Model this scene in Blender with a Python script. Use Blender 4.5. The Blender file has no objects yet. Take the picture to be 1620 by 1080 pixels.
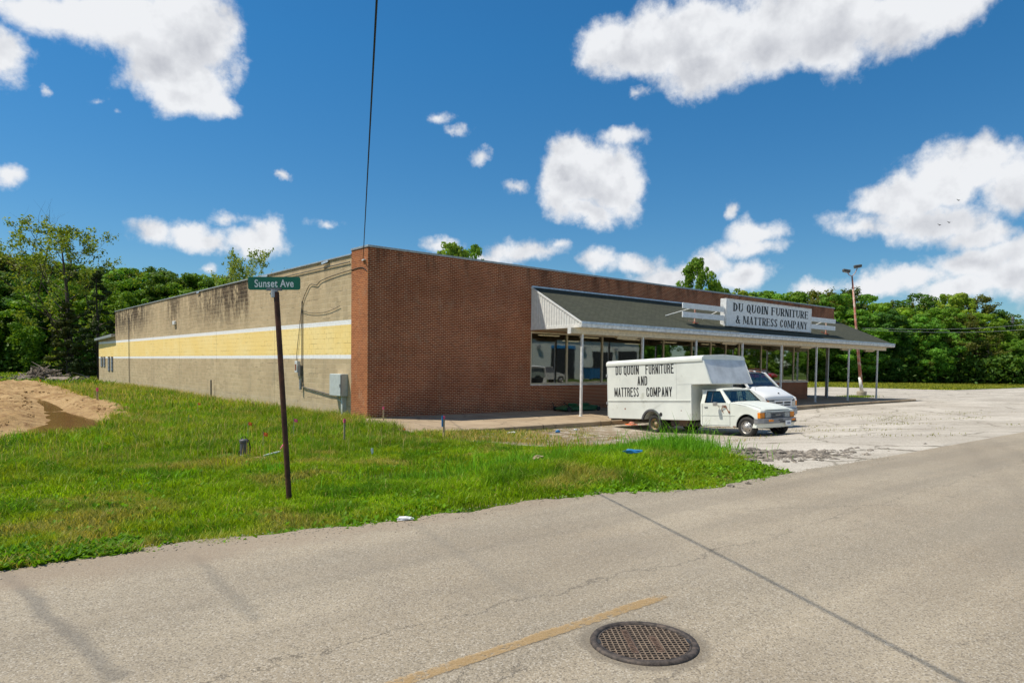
import bpy, bmesh, math, random
import numpy as np
from mathutils import Vector, Matrix
from mathutils.geometry import tessellate_polygon
R = math.radians
random.seed(7)
S = bpy.context.scene
COL = S.collection

# ------------------------------------------------------------------ camera
cam_d = bpy.data.cameras.new('camera'); cam = bpy.data.objects.new('camera', cam_d); COL.objects.link(cam)
CAM = Vector((-12.490, -22.965, 1.769))
cF = Vector((0.64574, 0.76266, -0.03703)); cR = Vector((0.76342, -0.64578, 0.01243)); cU = Vector((0.01443, 0.03630, 0.99924))
M = Matrix((cR, cU, -cF)).transposed().to_4x4(); M.translation = CAM
cam.matrix_world = M
cam_d.sensor_width = 36; cam_d.lens = 24.50; cam_d.shift_y = 0.0486; cam_d.clip_start = 0.1; cam_d.clip_end = 3000
S.camera = cam
def ray(x, y): return cF + cR * ((x - 810) / 1102.6) - cU * ((y - 618.8) / 1102.6)
def at(x, y, dep): return CAM + ray(x, y) * dep

# ------------------------------------------------------------------ light and exposure
SUN = Vector((-0.42, 0.35, 1.0)).normalized()
sd = bpy.data.lights.new('sun', 'SUN'); sd.energy = 4.7; sd.angle = R(0.5); sd.color = (1.0, 0.93, 0.80)
so = bpy.data.objects.new('sun', sd); COL.objects.link(so); so.rotation_euler = SUN.to_track_quat('Z', 'Y').to_euler()
S.view_settings.view_transform = 'Standard'; S.view_settings.look = 'None'
S.view_settings.exposure = 0.2; S.view_settings.gamma = 1.0
S.cycles.max_bounces = 8; S.cycles.transparent_max_bounces = 12; S.cycles.use_denoising = True
S.cycles.sample_clamp_indirect = 6.0; S.cycles.caustics_reflective = False; S.cycles.caustics_refractive = False

W = bpy.data.worlds.new('World'); S.world = W; W.use_nodes = True
wt = W.node_tree; wn = wt.nodes; wl = wt.links; bg = wn['Background']
sky = wn.new('ShaderNodeTexSky'); sky.sky_type = 'NISHITA'; sky.sun_disc = False
sky.sun_elevation = math.asin(SUN.z); sky.sun_rotation = math.atan2(SUN.x, SUN.y)
sky.air_density = 1.0; sky.dust_density = 0.25; sky.ozone_density = 3.0; sky.altitude = 200
def wmath(op, a, b=None, c=None, clamp=False):
    n = wn.new('ShaderNodeMath'); n.operation = op; n.use_clamp = clamp
    for i, v in enumerate((a, b, c)):
        if v is None: continue
        if isinstance(v, (int, float)): n.inputs[i].default_value = v
        else: wl.new(v, n.inputs[i])
    return n.outputs[0]
def wvec(op, a, b=None):
    n = wn.new('ShaderNodeVectorMath'); n.operation = op
    for i, v in enumerate((a, b)):
        if v is None: continue
        if isinstance(v, (tuple, list)): n.inputs[i].default_value = v
        else: wl.new(v, n.inputs[i])
    return n.outputs['Value'] if op in ('LENGTH', 'DOT_PRODUCT') else n.outputs[0]
def wnoise(vec, scale, detail, rough=0.55):
    n = wn.new('ShaderNodeTexNoise'); n.inputs['Scale'].default_value = scale; n.inputs['Detail'].default_value = detail
    n.inputs['Roughness'].default_value = rough; wl.new(vec, n.inputs['Vector']); return n
tc = wn.new('ShaderNodeTexCoord'); dvec = wvec('NORMALIZE', tc.outputs['Generated'])
sx = wn.new('ShaderNodeSeparateXYZ'); wl.new(dvec, sx.inputs[0])
az = wmath('ARCTAN2', sx.outputs[0], sx.outputs[1]); el = wmath('ARCSINE', sx.outputs[2])
cmb = wn.new('ShaderNodeCombineXYZ'); wl.new(az, cmb.inputs[0]); wl.new(el, cmb.inputs[1])
# ragged edges: warp the lookup direction with noise
n1 = wnoise(dvec, 9.0, 6, 0.6)
wofs = wvec('MULTIPLY', wvec('SUBTRACT', n1.outputs['Color'], (0.5, 0.5, 0.5)), (0.085, 0.065, 0.0))
P_ = wvec('ADD', cmb.outputs[0], wofs)
CL = [(20,95,45,38),(70,20,80,42),(150,35,90,45),(240,50,110,65),(310,50,75,80),(270,105,80,50),(295,145,60,40),(345,163,30,20),
 (33,278,26,18),(85,142,12,10),(160,155,20,10),(187,173,14,8),(445,278,8,7),(235,360,42,22),(295,368,40,25),(365,347,42,15),(330,380,60,18),
 (395,385,58,26),(428,370,24,24),(325,420,22,10),(508,348,27,9),(702,193,22,13),(722,208,18,11),(748,243,24,15),(815,292,24,14),
 (900,235,38,28),(940,275,80,58),(985,290,52,52),(900,290,48,45),(985,215,42,20),(930,330,60,22),
 (1000,75,72,60),(1080,60,110,72),(1110,112,68,46),(1200,50,120,78),(1310,40,120,72),(1420,20,110,68),(1510,5,80,46),(1020,150,20,14),
 (1160,333,16,14),(1200,372,48,26),(1190,395,58,18),(1565,258,62,44),(1500,280,75,48),(1440,312,80,38),(1375,362,72,26),(1480,350,110,38),
 (1615,290,60,60),(1540,372,90,28),(1610,402,90,36),(1520,418,70,26),(1610,440,80,33),(1440,442,70,22),(1500,462,90,25),
 (712,385,34,15),(830,395,66,20),(770,402,42,15),(880,385,25,12),(940,405,30,20),(1000,415,50,20),(1060,435,80,24),(1120,420,46,20),(1180,435,45,22),
 (1380,455,70,18),(1300,462,50,15)]
field = None; above = None; P_UP = wvec('ADD', P_, (0.0, 0.035, 0.0))
for (cx, cy, rx, ry) in CL:
    d0 = ray(cx, cy).normalized(); d1 = ray(cx + rx, cy).normalized(); d2 = ray(cx, cy - ry).normalized()
    A = lambda d: (math.atan2(d.x, d.y), math.asin(d.z))
    a0, a1, a2 = A(d0), A(d1), A(d2)
    ra = math.hypot(a1[0] - a0[0], a1[1] - a0[1]); re = abs(a2[1] - a0[1])
    v = wvec('SUBTRACT', P_, (a0[0], a0[1], 0)); v = wvec('MULTIPLY', v, (1 / ra, 1 / re, 0)); L = wvec('LENGTH', v)
    kk = math.sqrt(re * 16)
    f = wmath('MULTIPLY_ADD', L, kk, -kk + (.16 if ry < 17 else .05 if ry < 30 else 0))
    field = f if field is None else wmath('SMOOTH_MIN', field, f, 0.10)
    if ry >= 17:   # same clouds looked up a little higher: tells how much cloud lies above, for the grey undersides
        v = wvec('MULTIPLY', wvec('SUBTRACT', P_UP, (a0[0], a0[1], 0)), (1 / ra, 1 / re, 0)); f = wmath('MULTIPLY_ADD', wvec('LENGTH', v), kk, -kk)
        above = f if above is None else wmath('MINIMUM', above, f)
# scattered clouds over the rest of the sky (behind and beside the view)
nb = wnoise(wvec('MULTIPLY', dvec, (1, 1, 2.2)), 2.3, 9, 0.62)
behind = wmath('MULTIPLY_ADD', wvec('DOT_PRODUCT', dvec, tuple(cF)), -1.0, 0.55, clamp=True)
fb = wmath('MULTIPLY_ADD', nb.outputs[0], -3.2, 1.75); fb = wmath('ADD', fb, wmath('MULTIPLY', wmath('SUBTRACT', 1.0, behind), 1.2))
field = wmath('MINIMUM', field, fb)
n2 = wnoise(dvec, 15, 10, 0.60); n3 = wnoise(wvec('ADD', dvec, tuple(SUN * -0.02)), 15, 8, 0.60)
n4 = wnoise(dvec, 7, 5, 0.55); n5 = wnoise(wvec('ADD', dvec, (0.0, 0.0, 0.03)), 7, 5, 0.55)
dens = wmath('ADD', wmath('MULTIPLY', field, -1.0), wmath('MULTIPLY_ADD', n2.outputs[0], 1.25, -0.66))
nf = wnoise(dvec, 55, 6, 0.65); dens = wmath('ADD', dens, wmath('MULTIPLY_ADD', nf.outputs[0], 0.36, -0.18))
mr = wn.new('ShaderNodeMapRange'); mr.interpolation_type = 'SMOOTHSTEP'; wl.new(dens, mr.inputs[0])
mr.inputs[1].default_value = -0.22; mr.inputs[2].default_value = 0.26; cov = mr.outputs[0]
thick = wn.new('ShaderNodeMapRange'); wl.new(dens, thick.inputs[0]); thick.inputs[1].default_value = 0.0; thick.inputs[2].default_value = 0.8
emb = wmath('MULTIPLY', wmath('SUBTRACT', n2.outputs[0], n3.outputs[0]), 0.9)
emb2 = wmath('MULTIPLY', wmath('SUBTRACT', n4.outputs[0], n5.outputs[0]), 2.2)
und = wn.new('ShaderNodeMapRange'); und.interpolation_type = 'SMOOTHSTEP'; wl.new(wmath('ADD', wmath('MULTIPLY', above, -1.0), wmath('MULTIPLY_ADD', n4.outputs[0], 1.6, -0.8)), und.inputs[0]); und.inputs[1].default_value = 0.0; und.inputs[2].default_value = 0.75
br = wmath('SUBTRACT', wmath('ADD', wmath('ADD', emb, emb2), 0.97), wmath('MULTIPLY', wmath('MULTIPLY', thick.outputs[0], und.outputs[0]), 0.66))
br = wmath('MINIMUM', wmath('MAXIMUM', br, 0.42), 0.98)
ccol = wn.new('ShaderNodeMix'); ccol.data_type = 'RGBA'; wl.new(br, ccol.inputs[0])
ccol.inputs[6].default_value = (0.24, 0.26, 0.32, 1); ccol.inputs[7].default_value = (0.76, 0.775, 0.80, 1)
SKYK = 0.105
hs = wn.new('ShaderNodeHueSaturation'); hs.inputs['Saturation'].default_value = 1.22; hs.inputs['Value'].default_value = 1.0; wl.new(sky.outputs[0], hs.inputs['Color'])
cs = wn.new('ShaderNodeVectorMath'); cs.operation = 'SCALE'; wl.new(ccol.outputs[2], cs.inputs[0]); cs.inputs['Scale'].default_value = 1.0 / SKYK
mx = wn.new('ShaderNodeMix'); mx.data_type = 'RGBA'; gn = wn.new('ShaderNodeVectorMath'); gn.operation = 'MULTIPLY'; wl.new(hs.outputs[0], gn.inputs[0]); gm = wn.new('ShaderNodeMix'); gm.data_type = 'RGBA'; ge = wn.new('ShaderNodeMapRange'); wl.new(el, ge.inputs[0]); ge.inputs[1].default_value = 0.0; ge.inputs[2].default_value = 0.42; wl.new(ge.outputs[0], gm.inputs[0]); gm.inputs[6].default_value = (.58, .70, .77, 1); gm.inputs[7].default_value = (.41, .86, .95, 1); wl.new(gm.outputs[2], gn.inputs[1])
wl.new(cov, mx.inputs[0]); wl.new(gn.outputs[0], mx.inputs[6]); wl.new(cs.outputs[0], mx.inputs[7])
wl.new(mx.outputs[2], bg.inputs[0]); bg.inputs[1].default_value = SKYK

# ------------------------------------------------------------------ helpers
def tag(o, label=None, cat=None, group=None, kind=None):
    if label: o['label'] = label
    if cat: o['category'] = cat
    if group: o['group'] = group
    if kind: o['kind'] = kind
    return o
def empty(name, loc=(0, 0, 0), rz=0.0):
    o = bpy.data.objects.new(name, None); COL.objects.link(o); o.location = loc; o.rotation_euler = (0, 0, rz); o.empty_display_size = .2
    return o
def copy_tree(o, parent=None):
    c = o.copy(); COL.objects.link(c); c.parent = parent
    for ch in list(o.children): copy_tree(ch, c)
    return c
class MB:
    def __init__(s): s.v = []; s.f = []
    def add(s, vs, fs):
        b = len(s.v); s.v += [tuple(v) for v in vs]; s.f += [tuple(b + i for i in f) for f in fs]; return s
    def box(s, x0, x1, y0, y1, z0, z1):
        return s.add([(x0,y0,z0),(x1,y0,z0),(x1,y1,z0),(x0,y1,z0),(x0,y0,z1),(x1,y0,z1),(x1,y1,z1),(x0,y1,z1)],
                     [(0,3,2,1),(4,5,6,7),(0,1,5,4),(1,2,6,5),(2,3,7,6),(3,0,4,7)])
    def bar(s, a, b, w, h, up=(0, 0, 1)):
        a = Vector(a); b = Vector(b); d = (b - a).normalized(); up = Vector(up)
        if abs(d.dot(up)) > .98: up = Vector((1, 0, 0))
        sd_ = d.cross(up).normalized() * w / 2; u = sd_.cross(d).normalized() * h / 2
        vs = [a - sd_ - u, a + sd_ - u, a + sd_ + u, a - sd_ + u, b - sd_ - u, b + sd_ - u, b + sd_ + u, b - sd_ + u]
        return s.add(vs, [(0,1,2,3),(7,6,5,4),(1,0,4,5),(2,1,5,6),(3,2,6,7),(0,3,7,4)])
    def tube(s, pts, r, n=8, caps=True):
        pts = [Vector(p) for p in pts]; rs = r if isinstance(r, (list, tuple)) else [r] * len(pts)
        base = len(s.v); ref = None
        for i, p in enumerate(pts):
            d = (pts[min(i + 1, len(pts) - 1)] - pts[max(i - 1, 0)]).normalized()
            if ref is None or abs(d.dot(ref)) > .95: ref = Vector((0, 0, 1)) if abs(d.z) < .9 else Vector((1, 0, 0))
            a = d.cross(ref).normalized(); b = d.cross(a).normalized(); ref = a.cross(d)
            for k in range(n):
                t = 2 * math.pi * k / n; s.v.append(tuple(p + (a * math.cos(t) + b * math.sin(t)) * rs[i]))
        for i in range(len(pts) - 1):
            for k in range(n):
                k2 = (k + 1) % n; s.f.append((base + i * n + k, base + i * n + k2, base + (i + 1) * n + k2, base + (i + 1) * n + k))
        if caps:
            s.f.append(tuple(base + k for k in range(n))[::-1]); s.f.append(tuple(base + (len(pts) - 1) * n + k for k in range(n)))
        return s
    def lathe(s, prof, c=(0, 0, 0), axis='z', n=24):
        # prof: list of (r, h)
        b = len(s.v)
        for (r, h) in prof:
            for k in range(n):
                t = 2 * math.pi * k / n; x, y = r * math.cos(t), r * math.sin(t)
                p = (x, y, h) if axis == 'z' else ((x, h, y) if axis == 'y' else (h, x, y))
                s.v.append((p[0] + c[0], p[1] + c[1], p[2] + c[2]))
        for i in range(len(prof) - 1):
            for k in range(n):
                k2 = (k + 1) % n; s.f.append((b + i * n + k, b + i * n + k2, b + (i + 1) * n + k2, b + (i + 1) * n + k))
        return s
    def prism(s, loops, fn, t0, t1):
        # loops: [outer, hole...] of 2D points; fn(p, t) -> 3D; thickness from t0 to t1
        allp = [p for lp in loops for p in lp]
        tri = tessellate_polygon([[Vector((p[0], p[1], 0)) for p in lp] for lp in loops])
        b = len(s.v); n = len(allp)
        s.v += [tuple(fn(p, t0)) for p in allp] + [tuple(fn(p, t1)) for p in allp]
        for t in tri: s.f.append((b + t[0], b + t[1], b + t[2])); s.f.append((b + n + t[2], b + n + t[1], b + n + t[0]))
        k = 0
        for lp in loops:
            m = len(lp)
            for i in range(m):
                j = (i + 1) % m; s.f.append((b + k + i, b + k + j, b + n + k + j, b + n + k + i))
            k += m
        return s
    def grid(s, rows):
        b = len(s.v); m = len(rows[0])
        for r in rows: s.v += [tuple(p) for p in r]
        for i in range(len(rows) - 1):
            for j in range(m - 1): s.f.append((b + i*m + j, b + i*m + j + 1, b + (i+1)*m + j + 1, b + (i+1)*m + j))
        return s
    def build(s, name, mat, parent=None, smooth=False, bevel=0.0, seg=2, recalc=True):
        me = bpy.data.meshes.new(name); me.from_pydata(s.v, [], s.f)
        if recalc:
            bm = bmesh.new(); bm.from_mesh(me); bmesh.ops.recalc_face_normals(bm, faces=bm.faces); bm.to_mesh(me); bm.free()
        me.materials.append(mat); o = bpy.data.objects.new(name, me); COL.objects.link(o); o.parent = parent
        if smooth:
            me.shade_smooth()
        if bevel:
            m = o.modifiers.new('bevel', 'BEVEL'); m.width = bevel; m.segments = seg; m.limit_method = 'ANGLE'; m.angle_limit = R(35)
        return o
def np_mesh(name, verts, faces_flat, nper, mat, col=None, smooth=False):
    me = bpy.data.meshes.new(name); nv = len(verts); nf = len(faces_flat) // nper
    me.vertices.add(nv); me.vertices.foreach_set('co', verts.astype(np.float32).ravel())
    me.loops.add(nf * nper); me.loops.foreach_set('vertex_index', faces_flat.astype(np.int32).ravel())
    me.polygons.add(nf); me.polygons.foreach_set('loop_start', np.arange(0, nf * nper, nper, dtype=np.int32))
    me.polygons.foreach_set('loop_total', np.full(nf, nper, dtype=np.int32))
    if smooth: me.polygons.foreach_set('use_smooth', np.ones(nf, dtype=bool))
    me.update(calc_edges=True)
    if col is not None:
        a = me.color_attributes.new('tint', 'FLOAT_COLOR', 'POINT'); c4 = np.ones((nv, 4), np.float32); c4[:, :3] = col
        a.data.foreach_set('color', c4.ravel())
    me.materials.append(mat); return me

# ------------------------------------------------------------------ materials
class NT:
    def __init__(s, name):
        s.m = bpy.data.materials.new(name); s.m.use_nodes = True; s.n = s.m.node_tree.nodes; s.l = s.m.node_tree.links
        s.b = s.n['Principled BSDF']; s.out = s.n['Material Output']; s.geo = s.n.new('ShaderNodeNewGeometry').outputs['Position']
        s.obj = s.n.new('ShaderNodeTexCoord').outputs['Object']
    def put(s, sock, v):
        if v is None: return
        if isinstance(v, bpy.types.NodeSocket): s.l.new(v, sock)
        elif isinstance(v, (tuple, list)) and sock.type == 'RGBA': sock.default_value = tuple(v) + ((1,) if len(v) == 3 else ())
        else: sock.default_value = v
    def math(s, op, a, b=None, c=None, clamp=False):
        n = s.n.new('ShaderNodeMath'); n.operation = op; n.use_clamp = clamp
        for i, v in enumerate((a, b, c)): s.put(n.inputs[i], v)
        return n.outputs[0]
    def vec(s, op, a, b=None):
        n = s.n.new('ShaderNodeVectorMath'); n.operation = op; s.put(n.inputs[0], a); s.put(n.inputs[1], b)
        return n.outputs['Value'] if op in ('LENGTH', 'DOT_PRODUCT', 'DISTANCE') else n.outputs[0]
    def sep(s, v): n = s.n.new('ShaderNodeSeparateXYZ'); s.l.new(v, n.inputs[0]); return n.outputs
    def comb(s, x, y, z=0.0):
        n = s.n.new('ShaderNodeCombineXYZ'); s.put(n.inputs[0], x); s.put(n.inputs[1], y); s.put(n.inputs[2], z); return n.outputs[0]
    def noise(s, scale, detail=4, rough=0.55, vec=None, dist=0.0):
        n = s.n.new('ShaderNodeTexNoise'); n.inputs['Scale'].default_value = scale; n.inputs['Detail'].default_value = detail
        n.inputs['Roughness'].default_value = rough; n.inputs['Distortion'].default_value = dist; s.l.new(vec or s.geo, n.inputs['Vector']); return n.outputs[0]
    def voro(s, scale, vec=None, feature='F1', out='Distance'):
        n = s.n.new('ShaderNodeTexVoronoi'); n.feature = feature; n.inputs['Scale'].default_value = scale; s.l.new(vec or s.geo, n.inputs['Vector']); return n.outputs[out]
    def rng(s, v, a, b, c=0.0, d=1.0, smooth=True):
        n = s.n.new('ShaderNodeMapRange'); n.interpolation_type = 'SMOOTHSTEP' if smooth else 'LINEAR'
        s.put(n.inputs[0], v)
        for i, x in enumerate((a, b, c, d)): n.inputs[i + 1].default_value = x
        return n.outputs[0]
    def mix(s, f, a, b, mode='MIX'):
        n = s.n.new('ShaderNodeMix'); n.data_type = 'RGBA'; n.blend_type = mode; s.put(n.inputs[0], f); s.put(n.inputs[6], a); s.put(n.inputs[7], b); return n.outputs[2]
    def bump(s, h, strength=0.5, dist=0.01):
        n = s.n.new('ShaderNodeBump'); n.inputs['Strength'].default_value = strength; n.inputs['Distance'].default_value = dist
        s.l.new(h, n.inputs['Height']); s.l.new(n.outputs[0], s.b.inputs['Normal']); return n
    def fin(s, col, rough=0.6, metal=0.0, spec=0.5):
        s.put(s.b.inputs['Base Color'], col); s.put(s.b.inputs['Roughness'], rough); s.put(s.b.inputs['Metallic'], metal); s.put(s.b.inputs['Specular IOR Level'], spec); return s.m
    def seg(s, x, y, ax, ay, bx, by):  # distance to a line segment on the ground
        dx, dy = bx - ax, by - ay; L2 = dx * dx + dy * dy
        px = s.math('SUBTRACT', x, ax); py = s.math('SUBTRACT', y, ay)
        t = s.math('DIVIDE', s.math('ADD', s.math('MULTIPLY', px, dx), s.math('MULTIPLY', py, dy)), L2, clamp=True)
        qx = s.math('SUBTRACT', px, s.math('MULTIPLY', t, dx)); qy = s.math('SUBTRACT', py, s.math('MULTIPLY', t, dy))
        return s.math('SQRT', s.math('ADD', s.math('MULTIPLY', qx, qx), s.math('MULTIPLY', qy, qy)))

def simple(name, c, rough=0.6, metal=0.0, var=0.12, scale=6.0, bump=0.0, bscale=60, spec=0.5, dirt=None, dirtamt=0.5, dirtscale=3.0):
    t = NT(name); n = t.noise(scale, 5, 0.6, t.obj)
    c2 = tuple(max(0, x * (1 - var * 2)) for x in c); c1 = tuple(min(1, x * (1 + var)) for x in c)
    col = t.mix(t.rng(n, .3, .7), c2, c1)
    if dirt:
        k = t.noise(dirtscale, 8, 0.7, t.obj); col = t.mix(t.rng(k, 1 - dirtamt, 1 - dirtamt + .12), col, dirt)
    if bump: t.bump(t.noise(bscale, 4, 0.6, t.obj), bump, 0.01)
    return t.fin(col, rough, metal, spec)

# asphalt of the street
def m_asphalt():
    t = NT('asphalt'); X, Y, Z = t.sep(t.geo)
    big = t.noise(0.35, 5, 0.6); mid = t.noise(3.0, 5, 0.6); fine = t.noise(95, 5, 0.75); st = t.voro(105, out='Color'); sv = t.sep(st)[0]
    col = t.mix(t.rng(big, .3, .7), (.325, .265, .185), (.405, .34, .245))
    col = t.mix(t.math('MULTIPLY', t.rng(mid, .45, .75), .5), col, (.28, .235, .175))
    lane = t.noise(1.0, 3, .6, t.vec('MULTIPLY', t.geo, (.05, .9, 0)))
    col = t.mix(t.math('MULTIPLY', t.rng(lane, .44, .62), .55), col, (.27, .23, .17))
    # aggregate: pale and dark stones
    col = t.mix(t.math('MULTIPLY', t.rng(sv, .72, .95), .40), col, (.62, .57, .49))
    col = t.mix(t.math('MULTIPLY', t.rng(sv, .26, .08), .55), col, (.09, .075, .06))
    col = t.mix(t.math('MULTIPLY', t.rng(fine, .56, .42), .35), col, (.13, .115, .095))
    wob = t.math('MULTIPLY_ADD', t.noise(1.6, 4, .6), .16, -.08); Xw = t.math('ADD', X, wob); Yw = t.math('ADD', Y, wob)
    jag = t.math('MULTIPLY_ADD', t.noise(5.0, 6, .7), .30, -.15)
    Xj = t.math('ADD', X, jag); Yj = t.math('ADD', Y, t.math('MULTIPLY_ADD', t.noise(2.4, 7, .7, t.vec('ADD', t.geo, (9, 4, 0))), .6, -.3))
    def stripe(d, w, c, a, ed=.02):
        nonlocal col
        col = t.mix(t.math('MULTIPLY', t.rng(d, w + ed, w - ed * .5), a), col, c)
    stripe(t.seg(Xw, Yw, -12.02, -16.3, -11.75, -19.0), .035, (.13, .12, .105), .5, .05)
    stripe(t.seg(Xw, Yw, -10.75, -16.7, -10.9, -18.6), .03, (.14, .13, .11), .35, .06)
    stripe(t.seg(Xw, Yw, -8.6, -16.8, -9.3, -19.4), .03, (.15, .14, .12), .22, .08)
    for (a, b, c, d, wd) in ((-13, -19.25, -6.9, -19.55, .006), (-6.9, -19.55, 2, -19.4, .003), (-5.4, -18.6, -3.2, -19.9, .003), (2, -19.4, 20, -19.5, .004), (-2.5, -17.5, -1.0, -20.5, .003)):
        stripe(t.seg(Xj, Yj, a, b, c, d), wd, (.06, .05, .04), .6, .006)
    # sandy wash-out along the grass edge
    e = t.math('ADD', Y, t.math('MULTIPLY_ADD', t.noise(2.2, 6, .7), 1.1, -.55))
    col = t.mix(t.math('MULTIPLY', t.rng(e, -17.15, -16.6), t.math('MULTIPLY', t.rng(X, -2.5, -4.5), .55)), col, (.27, .205, .145))
    # rubber-dark tyre sweeps of cars turning in and out, and paler worn lanes
    for (a, b, c, d, wd, al) in ((-14, -17.9, 14, -18.3, .16, .16), (-14, -19.0, 14, -19.05, .18, .14), (-14, -21.2, 12, -20.9, .18, .16), (-14, -22.6, 10, -22.2, .16, .14), (-4.5, -21.5, 6.5, -17.2, .10, .16), (-3.6, -22.3, 7.6, -17.4, .10, .16)):
        stripe(t.seg(Xw, Yw, a, b, c, d), wd, (.15, .125, .095), al, .14)
    pm = t.vec('DISTANCE', t.geo, (-9.33, -20.44, .178)); pmj = t.math('ADD', pm, t.math('MULTIPLY_ADD', t.noise(6, 5, .7), .12, -.06))
    col = t.mix(t.rng(pmj, .40, .34, 0, .55), col, (.13, .11, .085))
    ar = t.voro(1.1, t.vec('ADD', t.geo, t.vec('MULTIPLY', t.comb(t.noise(3.5, 6, .7), t.noise(3.5, 6, .7, t.vec('ADD', t.geo, (7, 1, 3)))), (.5, .5, 0))), 'DISTANCE_TO_EDGE')
    col = t.mix(t.math('MULTIPLY', t.rng(ar, .006, .001), t.rng(t.noise(.45, 3, .5, t.vec('ADD', t.geo, (3, 8, 0))), .56, .66, 0, .7)), col, (.07, .06, .05))
    so_ = t.voro(.9, t.vec('ADD', t.geo, t.vec('MULTIPLY', t.comb(t.noise(9, 4, .6), t.noise(9, 4, .6, t.vec('ADD', t.geo, (2, 5, 1)))), (.12, .12, 0)))); col = t.mix(t.rng(so_, .075, .035, 0, .6), col, (.12, .10, .08))
    pt = t.noise(.22, 3, .5, t.vec('ADD', t.geo, (40, 11, 0))); col = t.mix(t.rng(pt, .53, .56, 0, .18), col, (.24, .21, .165))
    h = t.math('ADD', t.math('MULTIPLY', sv, .5), t.math('ADD', t.math('MULTIPLY', t.voro(105), -.6), fine))
    t.bump(h, .55, .005)
    return t.fin(col, .85, 0, .3)
def m_lot():
    t = NT('weathered_lot'); X, Y, Z = t.sep(t.geo)
    big = t.noise(.28, 6, .65); mid = t.noise(1.5, 7, .65); st = t.sep(t.voro(55, out='Color'))[0]; band = t.noise(1.0, 5, .6, t.vec('MULTIPLY', t.geo, (.12, .5, 0)))
    col = t.mix(t.rng(big, .3, .7), (.40, .355, .29), (.57, .52, .445))
    col = t.mix(t.math('MULTIPLY', t.rng(band, .42, .66), .5), col, (.34, .30, .25))
    col = t.mix(t.math('MULTIPLY', t.rng(mid, .52, .72), .45), col, (.32, .27, .21))
    col = t.mix(t.math('MULTIPLY', t.rng(st, .3, .1), .5), col, (.16, .135, .11))
    col = t.mix(t.math('MULTIPLY', t.rng(st, .75, .95), .4), col, (.66, .62, .55))
    # brown debris and moss at the left of the lot, beside the walkway and the overgrown verge
    k = t.noise(2.2, 8, .72); near = t.math('MULTIPLY', t.rng(X, 13, 4), t.rng(Y, -13.5, -7.5))
    col = t.mix(t.math('MULTIPLY', t.rng(k, .36, .52), t.math('MULTIPLY', near, .92)), col, (.19, .135, .075))
    k2 = t.noise(1.1, 8, .75, t.vec('ADD', t.geo, (5, 9, 0)))
    col = t.mix(t.math('MULTIPLY', t.rng(k2, .60, .70), t.rng(X, 26, 4, 0, .75)), col, (.13, .12, .05))
    cr = t.voro(.33, t.vec('ADD', t.geo, t.vec('MULTIPLY', t.comb(t.noise(2.5, 6, .7), t.noise(2.5, 6, .7, t.vec('ADD', t.geo, (7, 1, 3)))), (.9, .9, 0))), 'DISTANCE_TO_EDGE')
    col = t.mix(t.math('MULTIPLY', t.rng(cr, .016, .004), .75), col, (.10, .085, .055))
    dk = t.noise(.5, 6, .6, t.vec('MULTIPLY', t.vec('ADD', t.geo, (3, 0, 0)), (.35, 1.4, 0)))
    col = t.mix(t.math('MULTIPLY', t.rng(dk, .62, .74), .5), col, (.2, .18, .155))
    t.bump(t.math('ADD', t.math('MULTIPLY', st, .4), mid), .7, .012)
    return t.fin(col, .9, 0, .25)
def m_soil():
    t = NT('grassy_soil'); n = t.noise(1.3, 7, .65); n2 = t.noise(9, 6, .7)
    col = t.mix(t.rng(n, .35, .65), (.045, .075, .014), (.085, .12, .022)); col = t.mix(t.rng(n2, .55, .75, 0, .5), col, (.14, .115, .055))
    t.bump(n2, .8, .05); return t.fin(col, 1, 0, .1)
def m_dirt():
    t = NT('dug_clay'); X, Y, Z = t.sep(t.geo); n = t.noise(.35, 6, .6); n2 = t.noise(2.5, 8, .7)
    col = t.mix(t.rng(n, .35, .65), (.32, .20, .085), (.45, .31, .15)); col = t.mix(t.rng(n2, .50, .62, 0, .75), col, (.18, .09, .035)); col = t.mix(t.rng(t.noise(11, 6, .75), .5, .62, 0, .6), col, (.26, .16, .085))
    col = t.mix(t.rng(Z, -.50, -.62, 0, .8), col, (.16, .10, .04))
    t.bump(n2, .9, .12); return t.fin(col, .95, 0, .2)
def m_concrete(name, c1, c2, joints=0.0):
    t = NT(name); X, Y, Z = t.sep(t.geo); n = t.noise(.8, 7, .65); n2 = t.noise(22, 5, .7)
    col = t.mix(t.rng(n, .3, .7), c1, c2); col = t.mix(t.rng(n2, .55, .75, 0, .3), col, tuple(x * .5 for x in c1))
    if joints:
        d = t.math('ABSOLUTE', t.math('SUBTRACT', t.math('FRACT', t.math('DIVIDE', X, joints)), .5)); col = t.mix(t.rng(d, .008, .003), col, (.05, .045, .04))
        cr = t.voro(.4, t.vec('ADD', t.geo, t.comb(t.noise(3, 6, .7), t.noise(2, 6, .7), 0)), 'DISTANCE_TO_EDGE'); col = t.mix(t.rng(cr, .012, .003, 0, .7), col, (.07, .06, .05))
    t.bump(n2, .4, .01); return t.fin(col, .9, 0, .25)
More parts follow.
